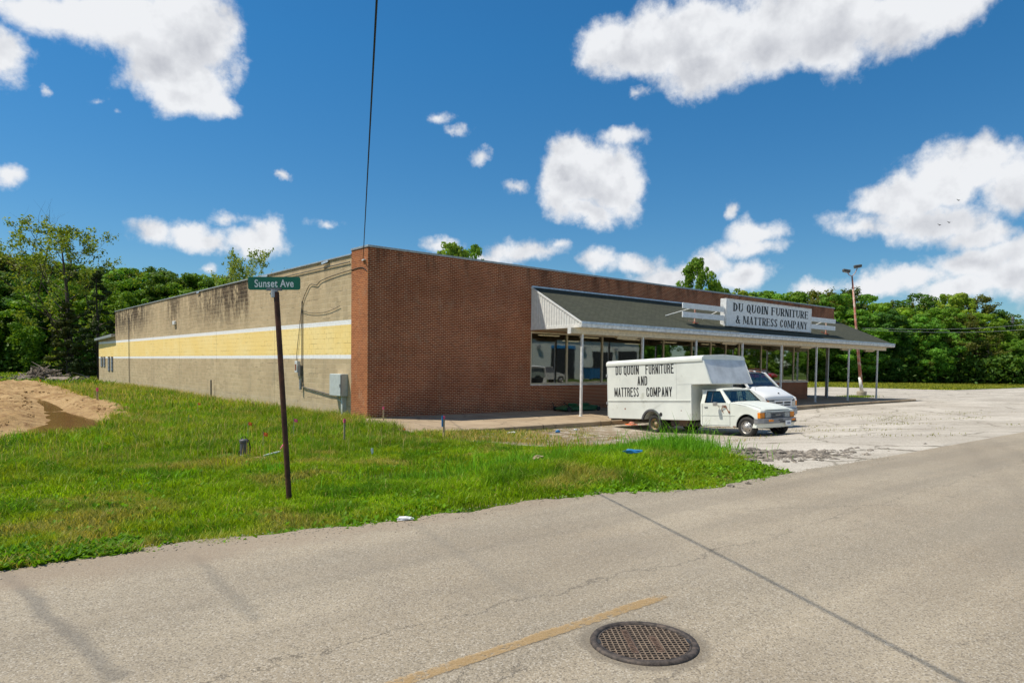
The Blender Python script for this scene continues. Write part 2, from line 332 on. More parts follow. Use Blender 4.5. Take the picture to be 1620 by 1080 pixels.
def m_brick(name, c1, c2, mortar):
    t = NT(name); X, Y, Z = t.sep(t.geo); u = t.math('ADD', X, Y)
    br = t.n.new('ShaderNodeTexBrick'); t.l.new(t.comb(u, Z, 0), br.inputs['Vector']); br.offset = .5
    br.inputs['Scale'].default_value = 1; br.inputs['Brick Width'].default_value = .206; br.inputs['Row Height'].default_value = .0677
    br.inputs['Mortar Size'].default_value = .0068; br.inputs['Mortar Smooth'].default_value = .12; br.inputs['Bias'].default_value = -.1
    t.put(br.inputs['Color1'], c1); t.put(br.inputs['Color2'], c2); t.put(br.inputs['Mortar'], mortar)
    n = t.noise(.55, 6, .6); n2 = t.noise(7, 6, .7); col = t.mix(t.rng(n, .35, .7, 0, .35), br.outputs[0], tuple(x * .5 for x in c2))
    w = t.noise(2.6, 7, .7, t.vec('MULTIPLY', t.geo, (1, 1, .5))); col = t.mix(t.rng(w, .52, .74, 0, .5), col, (.42, .29, .19))
    col = t.mix(t.rng(n2, .6, .8, 0, .5), col, (.06, .025, .015))
    cs_ = t.noise(1.6, 6, .7, t.vec('MULTIPLY', t.geo, (1, 1, .25))); col = t.mix(t.math('MULTIPLY', t.rng(cs_, .48, .62), t.rng(Z, 4.9, 6.0, 0, .6)), col, (.07, .035, .022))
    low = t.math('MULTIPLY', t.rng(Z, .5, -.35), t.rng(n2, .4, .6)); col = t.mix(t.math('MULTIPLY', low, .5), col, (.12, .09, .06))
    inv = t.math('SUBTRACT', 1.0, br.outputs['Fac']); t.bump(t.math('ADD', inv, t.math('MULTIPLY', n2, .3)), .9, .008)
    return t.fin(col, .85, 0, .25)
def m_block():
    t = NT('painted_block'); X, Y, Z = t.sep(t.geo)
    br = t.n.new('ShaderNodeTexBrick'); t.l.new(t.comb(Y, t.math('ADD', Z, .087), 0), br.inputs['Vector']); br.offset = .5
    br.inputs['Scale'].default_value = 1; br.inputs['Brick Width'].default_value = .406; br.inputs['Row Height'].default_value = .2032
    br.inputs['Mortar Size'].default_value = .010; br.inputs['Mortar Smooth'].default_value = .3
    t.put(br.inputs['Color1'], (.62, .485, .30)); t.put(br.inputs['Color2'], (.50, .39, .235)); t.put(br.inputs['Mortar'], (.76, .63, .42))
    n = t.noise(.5, 6, .6); n2 = t.noise(6, 7, .7)
    col = t.mix(t.rng(n, .35, .65, 0, .4), br.outputs[0], (.45, .335, .20))
    # open mortar joints here and there
    jn = t.noise(1.1, 6, .7, t.vec('MULTIPLY', t.geo, (1, .7, 4))); j = t.math('MULTIPLY', br.outputs['Fac'], t.rng(jn, .54, .60)); col = t.mix(t.math('MULTIPLY', j, .8), col, (.09, .07, .045))
    # soot-dark run-off streaks from the coping
    s1 = t.noise(1.0, 7, .7, t.vec('MULTIPLY', t.geo, (1, 1.7, .42))); topz = t.rng(Z, 3.2, 5.3)
    patch = t.math('MAXIMUM', t.math('MULTIPLY', t.rng(Y, 12.1, 12.5), t.rng(Y, 26, 15)), t.math('MAXIMUM', t.math('MULTIPLY', t.rng(Y, 30, 36), 1.0), t.math('MULTIPLY', t.rng(Y, 24, 25), t.math('MULTIPLY', t.rng(Y, 28, 26.5), .7))))
    dk = t.math('MULTIPLY', t.math('MULTIPLY', t.rng(s1, .40, .53), topz), t.math('MULTIPLY_ADD', patch, .80, .16))
    dk = t.math('MULTIPLY', dk, t.math('MULTIPLY_ADD', br.outputs['Fac'], -.65, 1.0)); col = t.mix(dk, col, (.075, .05, .03))
    sp = t.math('MULTIPLY', t.rng(t.noise(2.6, 8, .75), .47, .58), t.math('MULTIPLY', topz, patch)); col = t.mix(t.math('MULTIPLY', t.math('MULTIPLY', sp, .8), t.math('MULTIPLY_ADD', br.outputs['Fac'], -.5, 1.0)), col, (.05, .037, .024))
    gr = t.rng(t.noise(1.3, 6, .65, t.vec('MULTIPLY', t.geo, (1, 1, .35))), .5, .75, 0, .45); col = t.mix(gr, col, (.30, .25, .17))
    # painted bands
    zj = t.math('ADD', Z, t.math('MULTIPLY_ADD', t.noise(9, 3, .5), .014, -.007))
    wear = t.rng(t.noise(4, 9, .75), .62, .68, 0, .55)
    yel = t.math('MULTIPLY', t.math('GREATER_THAN', zj, 2.10), t.math('LESS_THAN', zj, 3.26))
    whi = t.math('MULTIPLY', t.math('MULTIPLY', t.math('GREATER_THAN', zj, 1.947), t.math('LESS_THAN', zj, 3.438)), t.math('SUBTRACT', 1.0, yel))
    jy = t.math('MULTIPLY', br.outputs['Fac'], t.rng(jn, .50, .60))
    yc = t.mix(t.rng(n, .35, .7), (.95, .70, .26), (.98, .77, .35)); yc = t.mix(t.math('MULTIPLY', jy, .7), yc, (.35, .24, .08)); yc = t.mix(t.math('MULTIPLY', wear, .3), yc, (.8, .72, .5))
    wc = t.mix(t.rng(n2, .4, .7), (.90, .90, .89), (.82, .82, .81)); wc = t.mix(t.math('MULTIPLY', wear, .3), wc, (.5, .42, .3))
    col = t.mix(yel, col, yc); col = t.mix(whi, col, wc)
    # pale damp line at the foot
    ft = t.math('MULTIPLY', t.rng(Z, .35, .0), t.rng(n2, .35, .65)); col = t.mix(t.math('MULTIPLY', ft, .5), col, (.5, .44, .33))
    cj = None
    for y0 in (8.9, 17.3, 24.6, 31.2):
        d = t.math('ABSOLUTE', t.math('SUBTRACT', Y, y0)); cj = d if cj is None else t.math('MINIMUM', cj, d)
    col = t.mix(t.rng(cj, .022, .008, 0, .6), col, (.2, .16, .1))
    inv = t.math('SUBTRACT', 1.0, br.outputs['Fac']); t.bump(t.math('ADD', t.math('MULTIPLY', inv, .8), t.math('MULTIPLY', n2, .6)), 1.0, .012)
    return t.fin(col, .88, 0, .2)
def m_shingle():
    t = NT('roof_shingles'); X, Y, Z = t.sep(t.geo)
    br = t.n.new('ShaderNodeTexBrick'); t.l.new(t.comb(X, t.math('MULTIPLY', Y, 1.14), 0), br.inputs['Vector']); br.inputs['Scale'].default_value = 1
    br.inputs['Brick Width'].default_value = .32; br.inputs['Row Height'].default_value = .14; br.inputs['Mortar Size'].default_value = .010
    t.put(br.inputs['Color1'], (.062, .066, .046)); t.put(br.inputs['Color2'], (.082, .086, .06)); t.put(br.inputs['Mortar'], (.028, .03, .022))
    n = t.noise(.7, 5, .6); n2 = t.noise(90, 3, .7); col = t.mix(t.rng(n, .3, .7, 0, .35), br.outputs[0], (.05, .052, .042)); col = t.mix(t.rng(n2, .55, .8, 0, .5), col, (.17, .17, .14))
    t.bump(t.math('ADD', br.outputs['Fac'], n2), .6, .006); return t.fin(col, .95, 0, .2)
def m_leaf(name, k=1.0, tint=(1, 1, 1), trans=.38, rough=.5, vary=True):
    t = NT(name); a = t.n.new('ShaderNodeAttribute'); a.attribute_name = 'tint'; a.attribute_type = 'GEOMETRY'
    oi = t.n.new('ShaderNodeObjectInfo'); rnd = oi.outputs['Random']
    c = t.mix(1.0, a.outputs['Color'], tuple(x * k for x in tint), 'MULTIPLY')
    c = t.mix(1.0, c, t.mix(rnd, (1.28, 1.08, .85), (.62, .82, .95)), 'MULTIPLY') if vary else c
    t.put(t.b.inputs['Base Color'], c); t.b.inputs['Roughness'].default_value = rough; t.b.inputs['Specular IOR Level'].default_value = .13
    tr = t.n.new('ShaderNodeBsdfTranslucent'); t.put(tr.inputs['Color'], t.mix(1.0, c, (1.25, 1.15, .45), 'MULTIPLY'))
    mxs = t.n.new('ShaderNodeMixShader'); mxs.inputs[0].default_value = trans; t.l.new(t.b.outputs[0], mxs.inputs[1]); t.l.new(tr.outputs[0], mxs.inputs[2]); t.l.new(mxs.outputs[0], t.out.inputs[0])
    return t.m
def m_glass(name, tint=(.55, .6, .58), rough=0.02, ior=1.5, k=1.35):
    # thin pane: fresnel reflection over a tinted see-through body
    t = NT(name); gg = t.n.new('ShaderNodeNewGeometry'); cz = t.math('ABSOLUTE', t.vec('DOT_PRODUCT', gg.outputs['Normal'], gg.outputs['Incoming']))
    fr = t.math('MULTIPLY_ADD', t.math('POWER', t.math('SUBTRACT', 1.0, cz, clamp=True), 5.0), .96, .04)
    gl = t.n.new('ShaderNodeBsdfGlossy'); gl.inputs['Roughness'].default_value = rough; tr = t.n.new('ShaderNodeBsdfTransparent'); t.put(tr.inputs[0], tint)
    gl.inputs['Color'].default_value = (.95, .97, .96, 1)
    wv = t.noise(.9, 2, .5); bp = t.n.new('ShaderNodeBump'); bp.inputs['Strength'].default_value = .03; bp.inputs['Distance'].default_value = .05; t.l.new(wv, bp.inputs['Height']); t.l.new(bp.outputs[0], gl.inputs['Normal'])
    f2 = t.math('MULTIPLY_ADD', fr, k, .0, clamp=True)
    m = t.n.new('ShaderNodeMixShader'); t.l.new(f2, m.inputs[0]); t.l.new(tr.outputs[0], m.inputs[1]); t.l.new(gl.outputs[0], m.inputs[2]); t.l.new(m.outputs[0], t.out.inputs[0])
    return t.m
MT = {}
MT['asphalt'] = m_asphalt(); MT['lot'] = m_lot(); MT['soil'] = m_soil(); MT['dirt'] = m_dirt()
MT['slab'] = m_concrete('walkway_concrete', (.29, .215, .14), (.41, .32, .215), 3.05)
MT['concrete'] = m_concrete('rough_concrete', (.33, .28, .21), (.45, .40, .32))
MT['brick'] = m_brick('red_brick', (.38, .085, .025), (.22, .038, .010), (.86, .60, .37))
MT['pier'] = m_brick('orange_brick', (.46, .145, .052), (.29, .08, .03), (.60, .36, .18))
MT['block'] = m_block(); MT['shingle'] = m_shingle()
MT['white'] = simple('white_paint', (.74, .74, .72), .45, dirt=(.55, .48, .38), dirtamt=.30)
MT['van'] = simple('van_white_paint', (.76, .77, .76), .3, var=.02, scale=.8)
MT['siding'] = simple('white_siding', (.78, .78, .75), .5, var=.05)
MT['sign_white'] = simple('sign_face', (.80, .82, .83), .4, var=.05, dirt=(.5, .5, .46), dirtamt=.33)
MT['cream'] = simple('cream_paint', (.66, .56, .39), .6, var=.08, dirt=(.42, .3, .16), dirtamt=.32)
MT['soffit'] = simple('cream_soffit', (.62, .54, .40), .7, var=.08)
MT['coping'] = simple('metal_coping', (.42, .43, .42), .45, .35, dirt=(.2, .17, .13), dirtamt=.38)
MT['flash'] = simple('pale_flashing', (.55, .62, .70), .4, .3)
MT['black'] = simple('black_rubber', (.022, .022, .022), .7, var=.2)
MT['tyre'] = simple('tyre_rubber', (.035, .033, .030), .85, var=.25, dirt=(.13, .11, .085), dirtamt=.40)
MT['letter'] = simple('black_letter_paint', (.018, .018, .02), .5)
MT['truck'] = simple('truck_white_paint', (.75, .77, .69), .33, var=.045, scale=1.5, dirt=(.52, .50, .41), dirtamt=.40, dirtscale=1.8)
MT['truckbox'] = simple('box_white_paint', (.77, .79, .73), .42, var=.05, scale=.9, dirt=(.55, .56, .49), dirtamt=.42, dirtscale=1.3)
MT['boxgrey'] = simple('weathered_box_nose', (.64, .655, .66), .5, .0, var=.10, scale=2, dirt=(.25, .24, .22), dirtamt=.36, dirtscale=6)
MT['trim'] = simple('grey_rubber_trim', (.10, .10, .105), .6)
MT['bumper'] = simple('grey_steel_bumper', (.26, .26, .265), .45, .3, dirt=(.22, .13, .08), dirtamt=.38)
MT['rust'] = simple('rust', (.28, .095, .035), .85, var=.3, scale=14, bump=.5)
MT['rustpole'] = simple('rusty_brown_pole', (.105, .036, .018), .75, var=.3, scale=5, dirt=(.05, .02, .012), dirtamt=.5)
MT['rustred'] = simple('faded_red_pole', (.46, .17, .11), .8, var=.15, scale=4, dirt=(.55, .42, .34), dirtamt=.52, dirtscale=2.2)
MT['chrome'] = simple('chrome', (.50, .47, .43), .42, .65, dirt=(.25, .15, .09), dirtamt=.46, dirtscale=12)
MT['tanrim'] = simple('rusty_tan_rim', (.40, .29, .17), .6, .2, var=.25, scale=10, dirt=(.2, .1, .05), dirtamt=.5, dirtscale=9)
MT['amber'] = simple('amber_lens', (.85, .27, .02), .2, var=.08)
MT['lens'] = simple('headlamp_glass', (.50, .52, .50), .12, .2, var=.2, scale=25)
MT['dark'] = simple('dark_interior', (.03, .03, .032), .8)
MT['frame'] = simple('chassis_steel', (.055, .045, .038), .8, dirt=(.14, .08, .045), dirtamt=.5)
MT['seat'] = simple('seat_cloth', (.10, .09, .085), .9)
MT['glass'] = m_glass('shop_glass', (.50, .53, .50), k=5.6); MT['carglass'] = m_glass('car_glass', (.52, .60, .56), k=1.9)
MT['green'] = simple('sign_green', (.0, .155, .085), .4, var=.06)
MT['signwhite'] = simple('reflective_white', (.82, .84, .84), .4, var=.03)
MT['galv'] = simple('galvanised_steel', (.40, .41, .42), .5, .4)
MT['cabinet'] = simple('grey_green_cabinet', (.52, .56, .54), .45, var=.05)
MT['conduit'] = simple('dark_conduit', (.10, .095, .085), .6)
MT['wire'] = simple('black_cable', (.018, .018, .018), .7)
MT['iron'] = simple('cast_iron', (.075, .060, .050), .7, .3, var=.3, scale=30, dirt=(.12, .09, .07), dirtamt=.5, dirtscale=18)
MT['ironpale'] = simple('dusty_iron', (.20, .145, .10), .85, var=.2, scale=40)
MT['ironrust'] = simple('rusted_plaque', (.15, .095, .065), .85, var=.3, scale=60, bump=.6)
MT['bark'] = simple('bark', (.115, .085, .058), .95, var=.3, scale=3, bump=.8, bscale=12)
MT['barkdark'] = simple('dark_bark', (.05, .038, .028), .95, var=.3)
MT['leaf'] = m_leaf('leaves', 2.5, (1.12, 1, .85)); MT['cedar'] = m_leaf('cedar_needles', 1.5, (1, 1, 1), .18)
MT['blade'] = m_leaf('grass_blades', 1.62, (1.02, 1, .7), .42, .5, False)
MT['wood'] = simple('raw_wood', (.42, .32, .19), .85, var=.2, scale=10)
MT['pink'] = simple('pink_paint', (.80, .10, .22), .7); MT['orange'] = simple('orange_flag', (.95, .16, .02), .6)
MT['blue'] = simple('blue_plastic', (.03, .22, .50), .45); MT['yellowf'] = simple('yellow_flag', (.85, .65, .03), .6)
MT['paper'] = simple('white_paper', (.80, .80, .80), .8); MT['greenpl'] = simple('green_plastic', (.02, .12, .05), .45, dirt=(.1, .12, .06), dirtamt=.4)
MT['dumpster'] = simple('blue_dumpster', (.03, .14, .30), .5); MT['ware'] = simple('white_metal_wall', (.62, .63, .58), .5, var=.06)
MT['house'] = simple('white_house', (.6, .6, .58), .7); MT['roofgrey'] = simple('grey_roof', (.16, .15, .14), .9)
MT['floor'] = simple('shop_floor', (.16, .14, .12), .6); MT['inner'] = simple('shop_wall', (.20, .19, .17), .9)
MT['redcar'] = simple('red_car_paint', (.45, .02, .02), .3); MT['tancar'] = simple('pale_car_paint', (.50, .49, .45), .3)
MT['rubble'] = simple('broken_asphalt', (.24, .205, .165), .95, var=.35, scale=8, bump=.8, bscale=30)
MT['stick'] = simple('grey_deadwood', (.30, .24, .185), .95, var=.3)
def m_emit():
    t = NT('lit_tube'); e = t.n.new('ShaderNodeEmission'); t.put(e.inputs[0], (1, .72, .42)); e.inputs[1].default_value = 1.1; t.l.new(e.outputs[0], t.out.inputs[0]); return t.m
MT['tube'] = m_emit()
def m_water():
    t = NT('muddy_water'); n = t.noise(1.5, 5, .6); t.bump(t.noise(14, 3, .5), .08, .02); return t.fin(t.mix(n, (.20, .10, .03), (.34, .19, .07)), .08, 0, .5)
MT['water'] = m_water()
def m_yellowline():
    t = NT('worn_yellow_paint'); n = t.noise(26, 6, .75); X, Y, Z = t.sep(t.geo)
    big = t.noise(3, 4, .6); edge = t.math('ABSOLUTE', t.math('ADD', Y, 20.0))
    k = t.math('ADD', n, t.math('MULTIPLY', big, .3)); fade = t.rng(X, -8.75, -8.35, 0, .35)
    a = t.rng(t.math('SUBTRACT', t.math('SUBTRACT', k, fade), t.rng(edge, .035, .075, 0, .35)), .50, .64)
    t.put(t.b.inputs['Base Color'], (.46, .29, .11)); t.b.inputs['Roughness'].default_value = .8; t.bump(n, .5, .005)
    tr = t.n.new('ShaderNodeBsdfTransparent'); m = t.n.new('ShaderNodeMixShader'); t.l.new(t.math('MULTIPLY', a, .5), m.inputs[0]); t.l.new(tr.outputs[0], m.inputs[1]); t.l.new(t.b.outputs[0], m.inputs[2]); t.l.new(m.outputs[0], t.out.inputs[0])
    return t.m
MT['yellowline'] = m_yellowline()

# ------------------------------------------------------------------ terrain
def sst(t): t = np.clip(t, 0, 1); return t * t * (3 - 2 * t)
_rs = np.random.RandomState(3); _NT = _rs.rand(256, 256)
def vn(x, y, s=1.0, o=0):
    x = np.asarray(x, float) * s + o * 17.3; y = np.asarray(y, float) * s + o * 5.7
    xi = np.floor(x).astype(int); yi = np.floor(y).astype(int); fx = sst(x - xi); fy = sst(y - yi)
    g = lambda a, b: _NT[a % 256, b % 256]
    return (g(xi, yi) * (1 - fx) + g(xi + 1, yi) * fx) * (1 - fy) + (g(xi, yi + 1) * (1 - fx) + g(xi + 1, yi + 1) * fx) * fy
def fbm(x, y, s=1.0, n=4):
    return sum(vn(x, y, s * 2 ** i, i) * .5 ** i for i in range(n)) / sum(.5 ** i for i in range(n)) - .5
def hgt(x, y):
    x = np.asarray(x, float); y = np.asarray(y, float)
    G = np.interp(y, [-60, -20, -16.6, -13, -8, -4, 6, 20, 45, 90, 200], [.15, .17, .1, .0, -.2, -.3, -.35, -.25, -.08, 0, 0])
    A = np.interp(y, [-60, -20, -17.4, -14, -11, -7.4, -4.6, 60], [.15, .17, .1, -.12, -.37, -.55, -.53, -.4])
    Q = np.interp(y, [-60, -20, -17.4, -13, -4.6, 60], [.15, .17, .1, -.1, -.33, -.35])
    L = A + (Q - A) * sst((x - 14) / 16)
    return G + (L - G) * sst((x + 4) / 7)
def h1(x, y): return float(hgt(x, y))
def bump_ground(x, y):
    w = sst((-16.9 - np.asarray(y)) / -.8)   # only off the road
    verge = .08 * np.exp(-(((x + 2.2) / 2.6) ** 2 + ((y + 14.6) / 1.5) ** 2)) + .08 * np.exp(-(((x + 5.5) / 3.0) ** 2 + ((y + 15.2) / 1.0) ** 2))
    return w * (fbm(x, y, .5) * .16 + verge)
POLY_DIRT = [(-7.8, 46), (-5.0, 47.5), (-4.9, 33), (-5.3, 23), (-5.1, 11.3), (-5.9, 6.0), (-7.2, 2.5), (-8.5, -.3), (-9.8, -.9), (-11.2, -1.9), (-14, -2.5), (-26, 0), (-30, 46)]
def in_poly(x, y, P):
    x = np.asarray(x, float); y = np.asarray(y, float); r = np.zeros(x.shape, bool); n = len(P)
    for i in range(n):
        x1, y1 = P[i]; x2, y2 = P[(i + 1) % n]
        c = ((y1 > y) != (y2 > y)); xx = (x2 - x1) * (y - y1) / ((y2 - y1) if y2 != y1 else 1e-9) + x1
        r ^= c & (x < xx)
    return r
def poly_dist(x, y, P):
    d = np.full(np.asarray(x).shape, 1e9); n = len(P)
    for i in range(n):
        x1, y1 = P[i]; x2, y2 = P[(i + 1) % n]; dx, dy = x2 - x1, y2 - y1
        t = np.clip(((x - x1) * dx + (y - y1) * dy) / (dx * dx + dy * dy), 0, 1); d = np.minimum(d, np.hypot(x - x1 - t * dx, y - y1 - t * dy))
    return d
PUD = [(-7.6, 26, .12), (-7.9, 16, .22), (-8.3, 11, .35), (-8.3, 7.5, .6), (-8.6, 4.6, .95), (-9.4, 2.2, 1.0), (-10.9, .6, 1.0), (-13, .2, .9)]
def pud(x, y):
    d = np.full(np.asarray(x).shape, 9.0)
    for (a, b) in zip(PUD[:-1], PUD[1:]):
        dx, dy = b[0] - a[0], b[1] - a[1]; t = np.clip(((x - a[0]) * dx + (y - a[1]) * dy) / (dx * dx + dy * dy), 0, 1)
        d = np.minimum(d, np.hypot(x - a[0] - t * dx, y - a[1] - t * dy) - (a[2] + (b[2] - a[2]) * t))
    return d
def tensor(xs, ys, hf):
    X, Y = np.meshgrid(xs, ys); Z = hf(X, Y); v = np.stack([X, Y, Z], -1).reshape(-1, 3); nx, ny = len(xs), len(ys)
    i = np.arange(ny - 1)[:, None] * nx + np.arange(nx - 1)[None]; f = np.stack([i, i + 1, i + nx + 1, i + nx], -1).reshape(-1)
    return v, f
def link(name, me, kind=None, label=None, cat=None):
    o = bpy.data.objects.new(name, me); COL.objects.link(o)
    if kind: o['kind'] = kind
    if label: o['label'] = label
    if cat: o['category'] = cat
    return o
def spaced(*seg): return np.concatenate([np.arange(a, b, s) for a, b, s in seg] + [[seg[-1][1]]])
def gz(x, y):
    di = in_poly(x, y, POLY_DIRT); dd = np.where(di, poly_dist(x, y, POLY_DIRT), 0)
    lift = .04 * np.exp(-((x + .8) / 2.4) ** 2 - ((y + 16.6) / 1.3) ** 2)
    return hgt(x, y) - .05 + lift + bump_ground(x, y) - .9 * np.minimum(dd, .7) * di
xs = spaced((-900, -100, 80), (-100, -30, 7), (-30, -14, .8), (-14, 6, .22), (6, 20, 1.0), (20, 100, 6), (100, 1500, 100))
ys = spaced((-900, -100, 80), (-100, -30, 6), (-30, -18, 1), (-18, 10, .22), (10, 60, .7), (60, 120, 5), (120, 1500, 100))
v, f = tensor(xs, ys, gz); link('ground', np_mesh('ground', v, f, 4, MT['soil'], smooth=True), 'structure')
# dirt patch
xs = spaced((-30, -14, .5), (-14, -4.6, .12)); ys = spaced((-3, 8, .12), (8, 48, .25))
X, Y = np.meshgrid(xs, ys); ins = in_poly(X, Y, POLY_DIRT); dd = poly_dist(X, Y, POLY_DIRT); pd = pud(X, Y)
Z = hgt(X, Y) + bump_ground(X, Y) - .055 + .11 * sst(dd / .7) - .21 * sst((1.1 - pd) / 1.3) + (fbm(X, Y, .9, 6) * .42 + np.abs(fbm(X, Y, 2.6, 4)) * .42) * sst(dd / 1.0) * sst((pd + .3) / 1.3) + np.maximum(0, fbm(X, Y, .45, 4) - .02) * 1.3 * sst((pd - .8) / 2.0) * sst((-9.5 - X + .1 * Y) / 3) * sst(dd)
c = (ins[:-1, :-1] & ins[1:, :-1] & ins[:-1, 1:] & ins[1:, 1:]); nx = len(xs); i = (np.arange(len(ys) - 1)[:, None] * nx + np.arange(nx - 1)[None])[c]
link('dirt', np_mesh('dirt', np.stack([X, Y, Z], -1).reshape(-1, 3), np.stack([i, i + 1, i + nx + 1, i + nx], -1).reshape(-1), 4, MT['dirt'], smooth=True), 'structure')
mb = MB(); L_, R_ = [], []
for k, (a, b, w) in enumerate(PUD): L_.append((a - w * 1.2, b, -.475 + .004 * b)); R_.append((a + w * 1.2, b, -.475 + .004 * b))
mb.grid([L_, R_]); mb.build('water', MT['water'])['kind'] = 'structure'
# road
EDG = np.array([(-60, -16.1), (-30, -16.1), (-12.04, -16.17), (-11.5, -16.04), (-10.6, -16.14), (-9.64, -16.4), (-8.6, -16.6), (-7.1, -16.6), (-5.7, -16.8), (-5.0, -17.2), (-4.4, -17.5), (-3.2, -17.5), (-1.9, -17.4), (0, -17.45), (400, -17.45)])
xs = spaced((-60, -14, 1.5), (-14, 0, .06), (0, 20, .7), (20, 400, 12)); ed = np.interp(xs, EDG[:, 0], EDG[:, 1]) + np.where(xs < -1, (fbm(xs, xs * 0, 2.2, 5) * .34 + fbm(xs, xs * 0 + 3, 9, 3) * .12), 0)
T = np.linspace(0, 1, 34) ** 1.4; rows = []
X = np.repeat(xs[:, None], len(T), 1); Y = ed[:, None] + (-28 - ed[:, None]) * T[None]; Z = hgt(X, Y) + .008
X = np.concatenate([X[:, :1], X], 1); Y = np.concatenate([Y[:, :1] + .03, Y], 1); Z = np.concatenate([Z[:, :1] - .09, Z], 1)
m = X.shape[1]; i = np.arange(X.shape[0] - 1)[:, None] * m + np.arange(m - 1)[None]
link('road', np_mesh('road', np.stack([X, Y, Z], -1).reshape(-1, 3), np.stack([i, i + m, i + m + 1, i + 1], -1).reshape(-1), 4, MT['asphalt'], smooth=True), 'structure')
# lane line
xs = np.arange(-16, -8.3, .15); mb = MB(); mb.grid([[(x, -20.055 + .01 * math.sin(x * 3), h1(x, -20.05) + .0125) for x in xs], [(x, -19.935 + .01 * math.sin(x * 3 + 1), h1(x, -19.93) + .0125) for x in xs]])
mb.build('lane_line', MT['yellowline'], recalc=False)['kind'] = 'structure'
# parking lot, with the paved yard past the end of the building
ysr = spaced((-17.46, -4.66, .16)); xl = np.interp(ysr, [-17.4, -16.6, -15.1, -13.7, -11.4, -10.6, -8.3, -6.2, -4.6], [-1.9, -1.3, .3, .7, .5, -.6, -1.2, -.9, -.9]) + fbm(ysr, ysr * 0 + 9, 1.5, 4) * .7
T = np.concatenate([np.linspace(0, .045, 60), np.linspace(.05, .2, 30), np.linspace(.24, 1, 16)])
X = xl[:, None] + (400 - xl[:, None]) * T[None]; Y = np.repeat(ysr[:, None], len(T), 1); Z = hgt(X, Y) + .004 + fbm(X, Y, .8, 3) * .03 * sst((Y + 17.4) / 1.5)
m = X.shape[1]; i = np.arange(X.shape[0] - 1)[:, None] * m + np.arange(m - 1)[None]
v1 = np.stack([X, Y, Z], -1).reshape(-1, 3); f1 = np.stack([i, i + 1, i + m + 1, i + m], -1).reshape(-1)
ysr = spaced((-4.66, 16.0, .5)); xr = np.interp(ysr, [-5, 2.5, 3.4, 5, 16], [400, 400, 74, 73, 70]); T = np.linspace(0, 1, 40) ** 2
X = 36.0 + (xr[:, None] - 36.0) * T[None]; Y = np.repeat(ysr[:, None], len(T), 1); Z = hgt(X, Y) + .004 - .0 * X
m = X.shape[1]; i = np.arange(X.shape[0] - 1)[:, None] * m + np.arange(m - 1)[None]
v2 = np.stack([X, Y, Z], -1).reshape(-1, 3); f2 = np.stack([i, i + 1, i + m + 1, i + m], -1).reshape(-1) + len(v1)
link('parking_lot', np_mesh('parking_lot', np.concatenate([v1, v2]), np.concatenate([f1, f2]), 4, MT['lot'], smooth=True), 'structure')
# walkway slab under the canopy
mb = MB(); rows = []
def slab_out(x): return -.34 + .16 * float(sst((x - 7) / 18))
sxs = [-.9 + .8 * k for k in range(51)]
mb.grid([[(x, .25, -.9) for x in sxs], [(x, .25, -.235) for x in sxs], [(x, 0, -.235) for x in sxs], [(x, -4.52, slab_out(x)) for x in sxs], [(x, -4.58, slab_out(x) - .03) for x in sxs], [(x, -4.59, slab_out(x) - .4) for x in sxs]])
mb.build('walkway', MT['slab'])['kind'] = 'structure'
mb = MB(); mb.box(33.2, 38.9, .26, 8, -.7, -.2); mb.build('porch_floor', MT['slab'])['kind'] = 'structure'

# ------------------------------------------------------------------ store building
B = empty('store_building', (0, 0, 0)); tag(B, 'long low store with red brick front and banded block side wall', 'store')
LX, LY, HT = 36.56, 43.75, 6.1
mb = MB()
mb.box(.0, 8.0, .0, .30, -.8, 6.02); mb.box(8.0, LX, .0, .30, 3.30, 6.02)
mb.box(8.0, 33.05, .0, .30, -.8, .90)
mb.box(LX - .3, LX, .30, 6.0, 3.30, 6.02); mb.box(LX - .3, LX, 6.0, LY, -.8, 6.02); mb.box(32.75, 33.05, .30, 6.0, -.8, .90); mb.box(33.05, LX - .3, 5.7, 6.0, -.8, 3.3)
mb.build('brick_wall', MT['brick'], B)
mb = MB(); mb.box(-.012, .0, .0, 1.28, -.8, 6.02); mb.build('corner_pier', MT['pier'], B)
mb = MB(); mb.box(0.015, .30, 1.28, LY, -.8, 5.86); mb.box(.3, LX - .3, LY - .3, LY, -.8, 5.86); mb.build('block_wall', MT['block'], B)
mb = MB(); mb.box(-.035, LX + .04, -.035, .33, 6.02, 6.105); mb.box(-.035, .33, .33, 1.30, 6.02, 6.105); mb.box(LX - .32, LX + .04, .33, LY, 6.02, 6.1)
mb.box(-.035, .33, 1.30, LY + .03, 5.86, 5.925); mb.build('coping', MT['coping'], B, bevel=.012)
for (ya, yb) in ((3.2, 3.75), (9.6, 10.6), (20.2, 20.6)):   # torn coping ends
    mb = MB(); mb.bar((-.05, ya, 5.84), (-.06, yb, 5.80), .03, .08); mb.build('loose_flashing', MT['flash'], B)
mb = MB(); mb.box(.3, LX - .3, .3, LY - .3, 5.1, 5.2); mb.build('roof', MT['roofgrey'], B)
mb = MB(); mb.box(.31, LX - .31, .31, 16, -.5, -.21); mb.build('shop_floor', MT['floor'], B)
mb = MB(); mb.box(.31, LX - .31, .31, 16, 3.36, 3.42); mb.box(.31, LX - .31, 15.8, 16, -.2, 3.36); mb.box(.31, .45, .31, 15.8, -.2, 3.36); mb.box(33.1, LX - .31, 6.02, 6.1, -.2, 3.36); mb.build('shop_inner_wall', MT['inner'], B)
for x in (12.5, 20.5, 28.5):
    mb = MB(); mb.box(x - .12, x + .12, 7.9, 8.14, -.2, 3.36); mb.build('shop_column', MT['frame'], B)
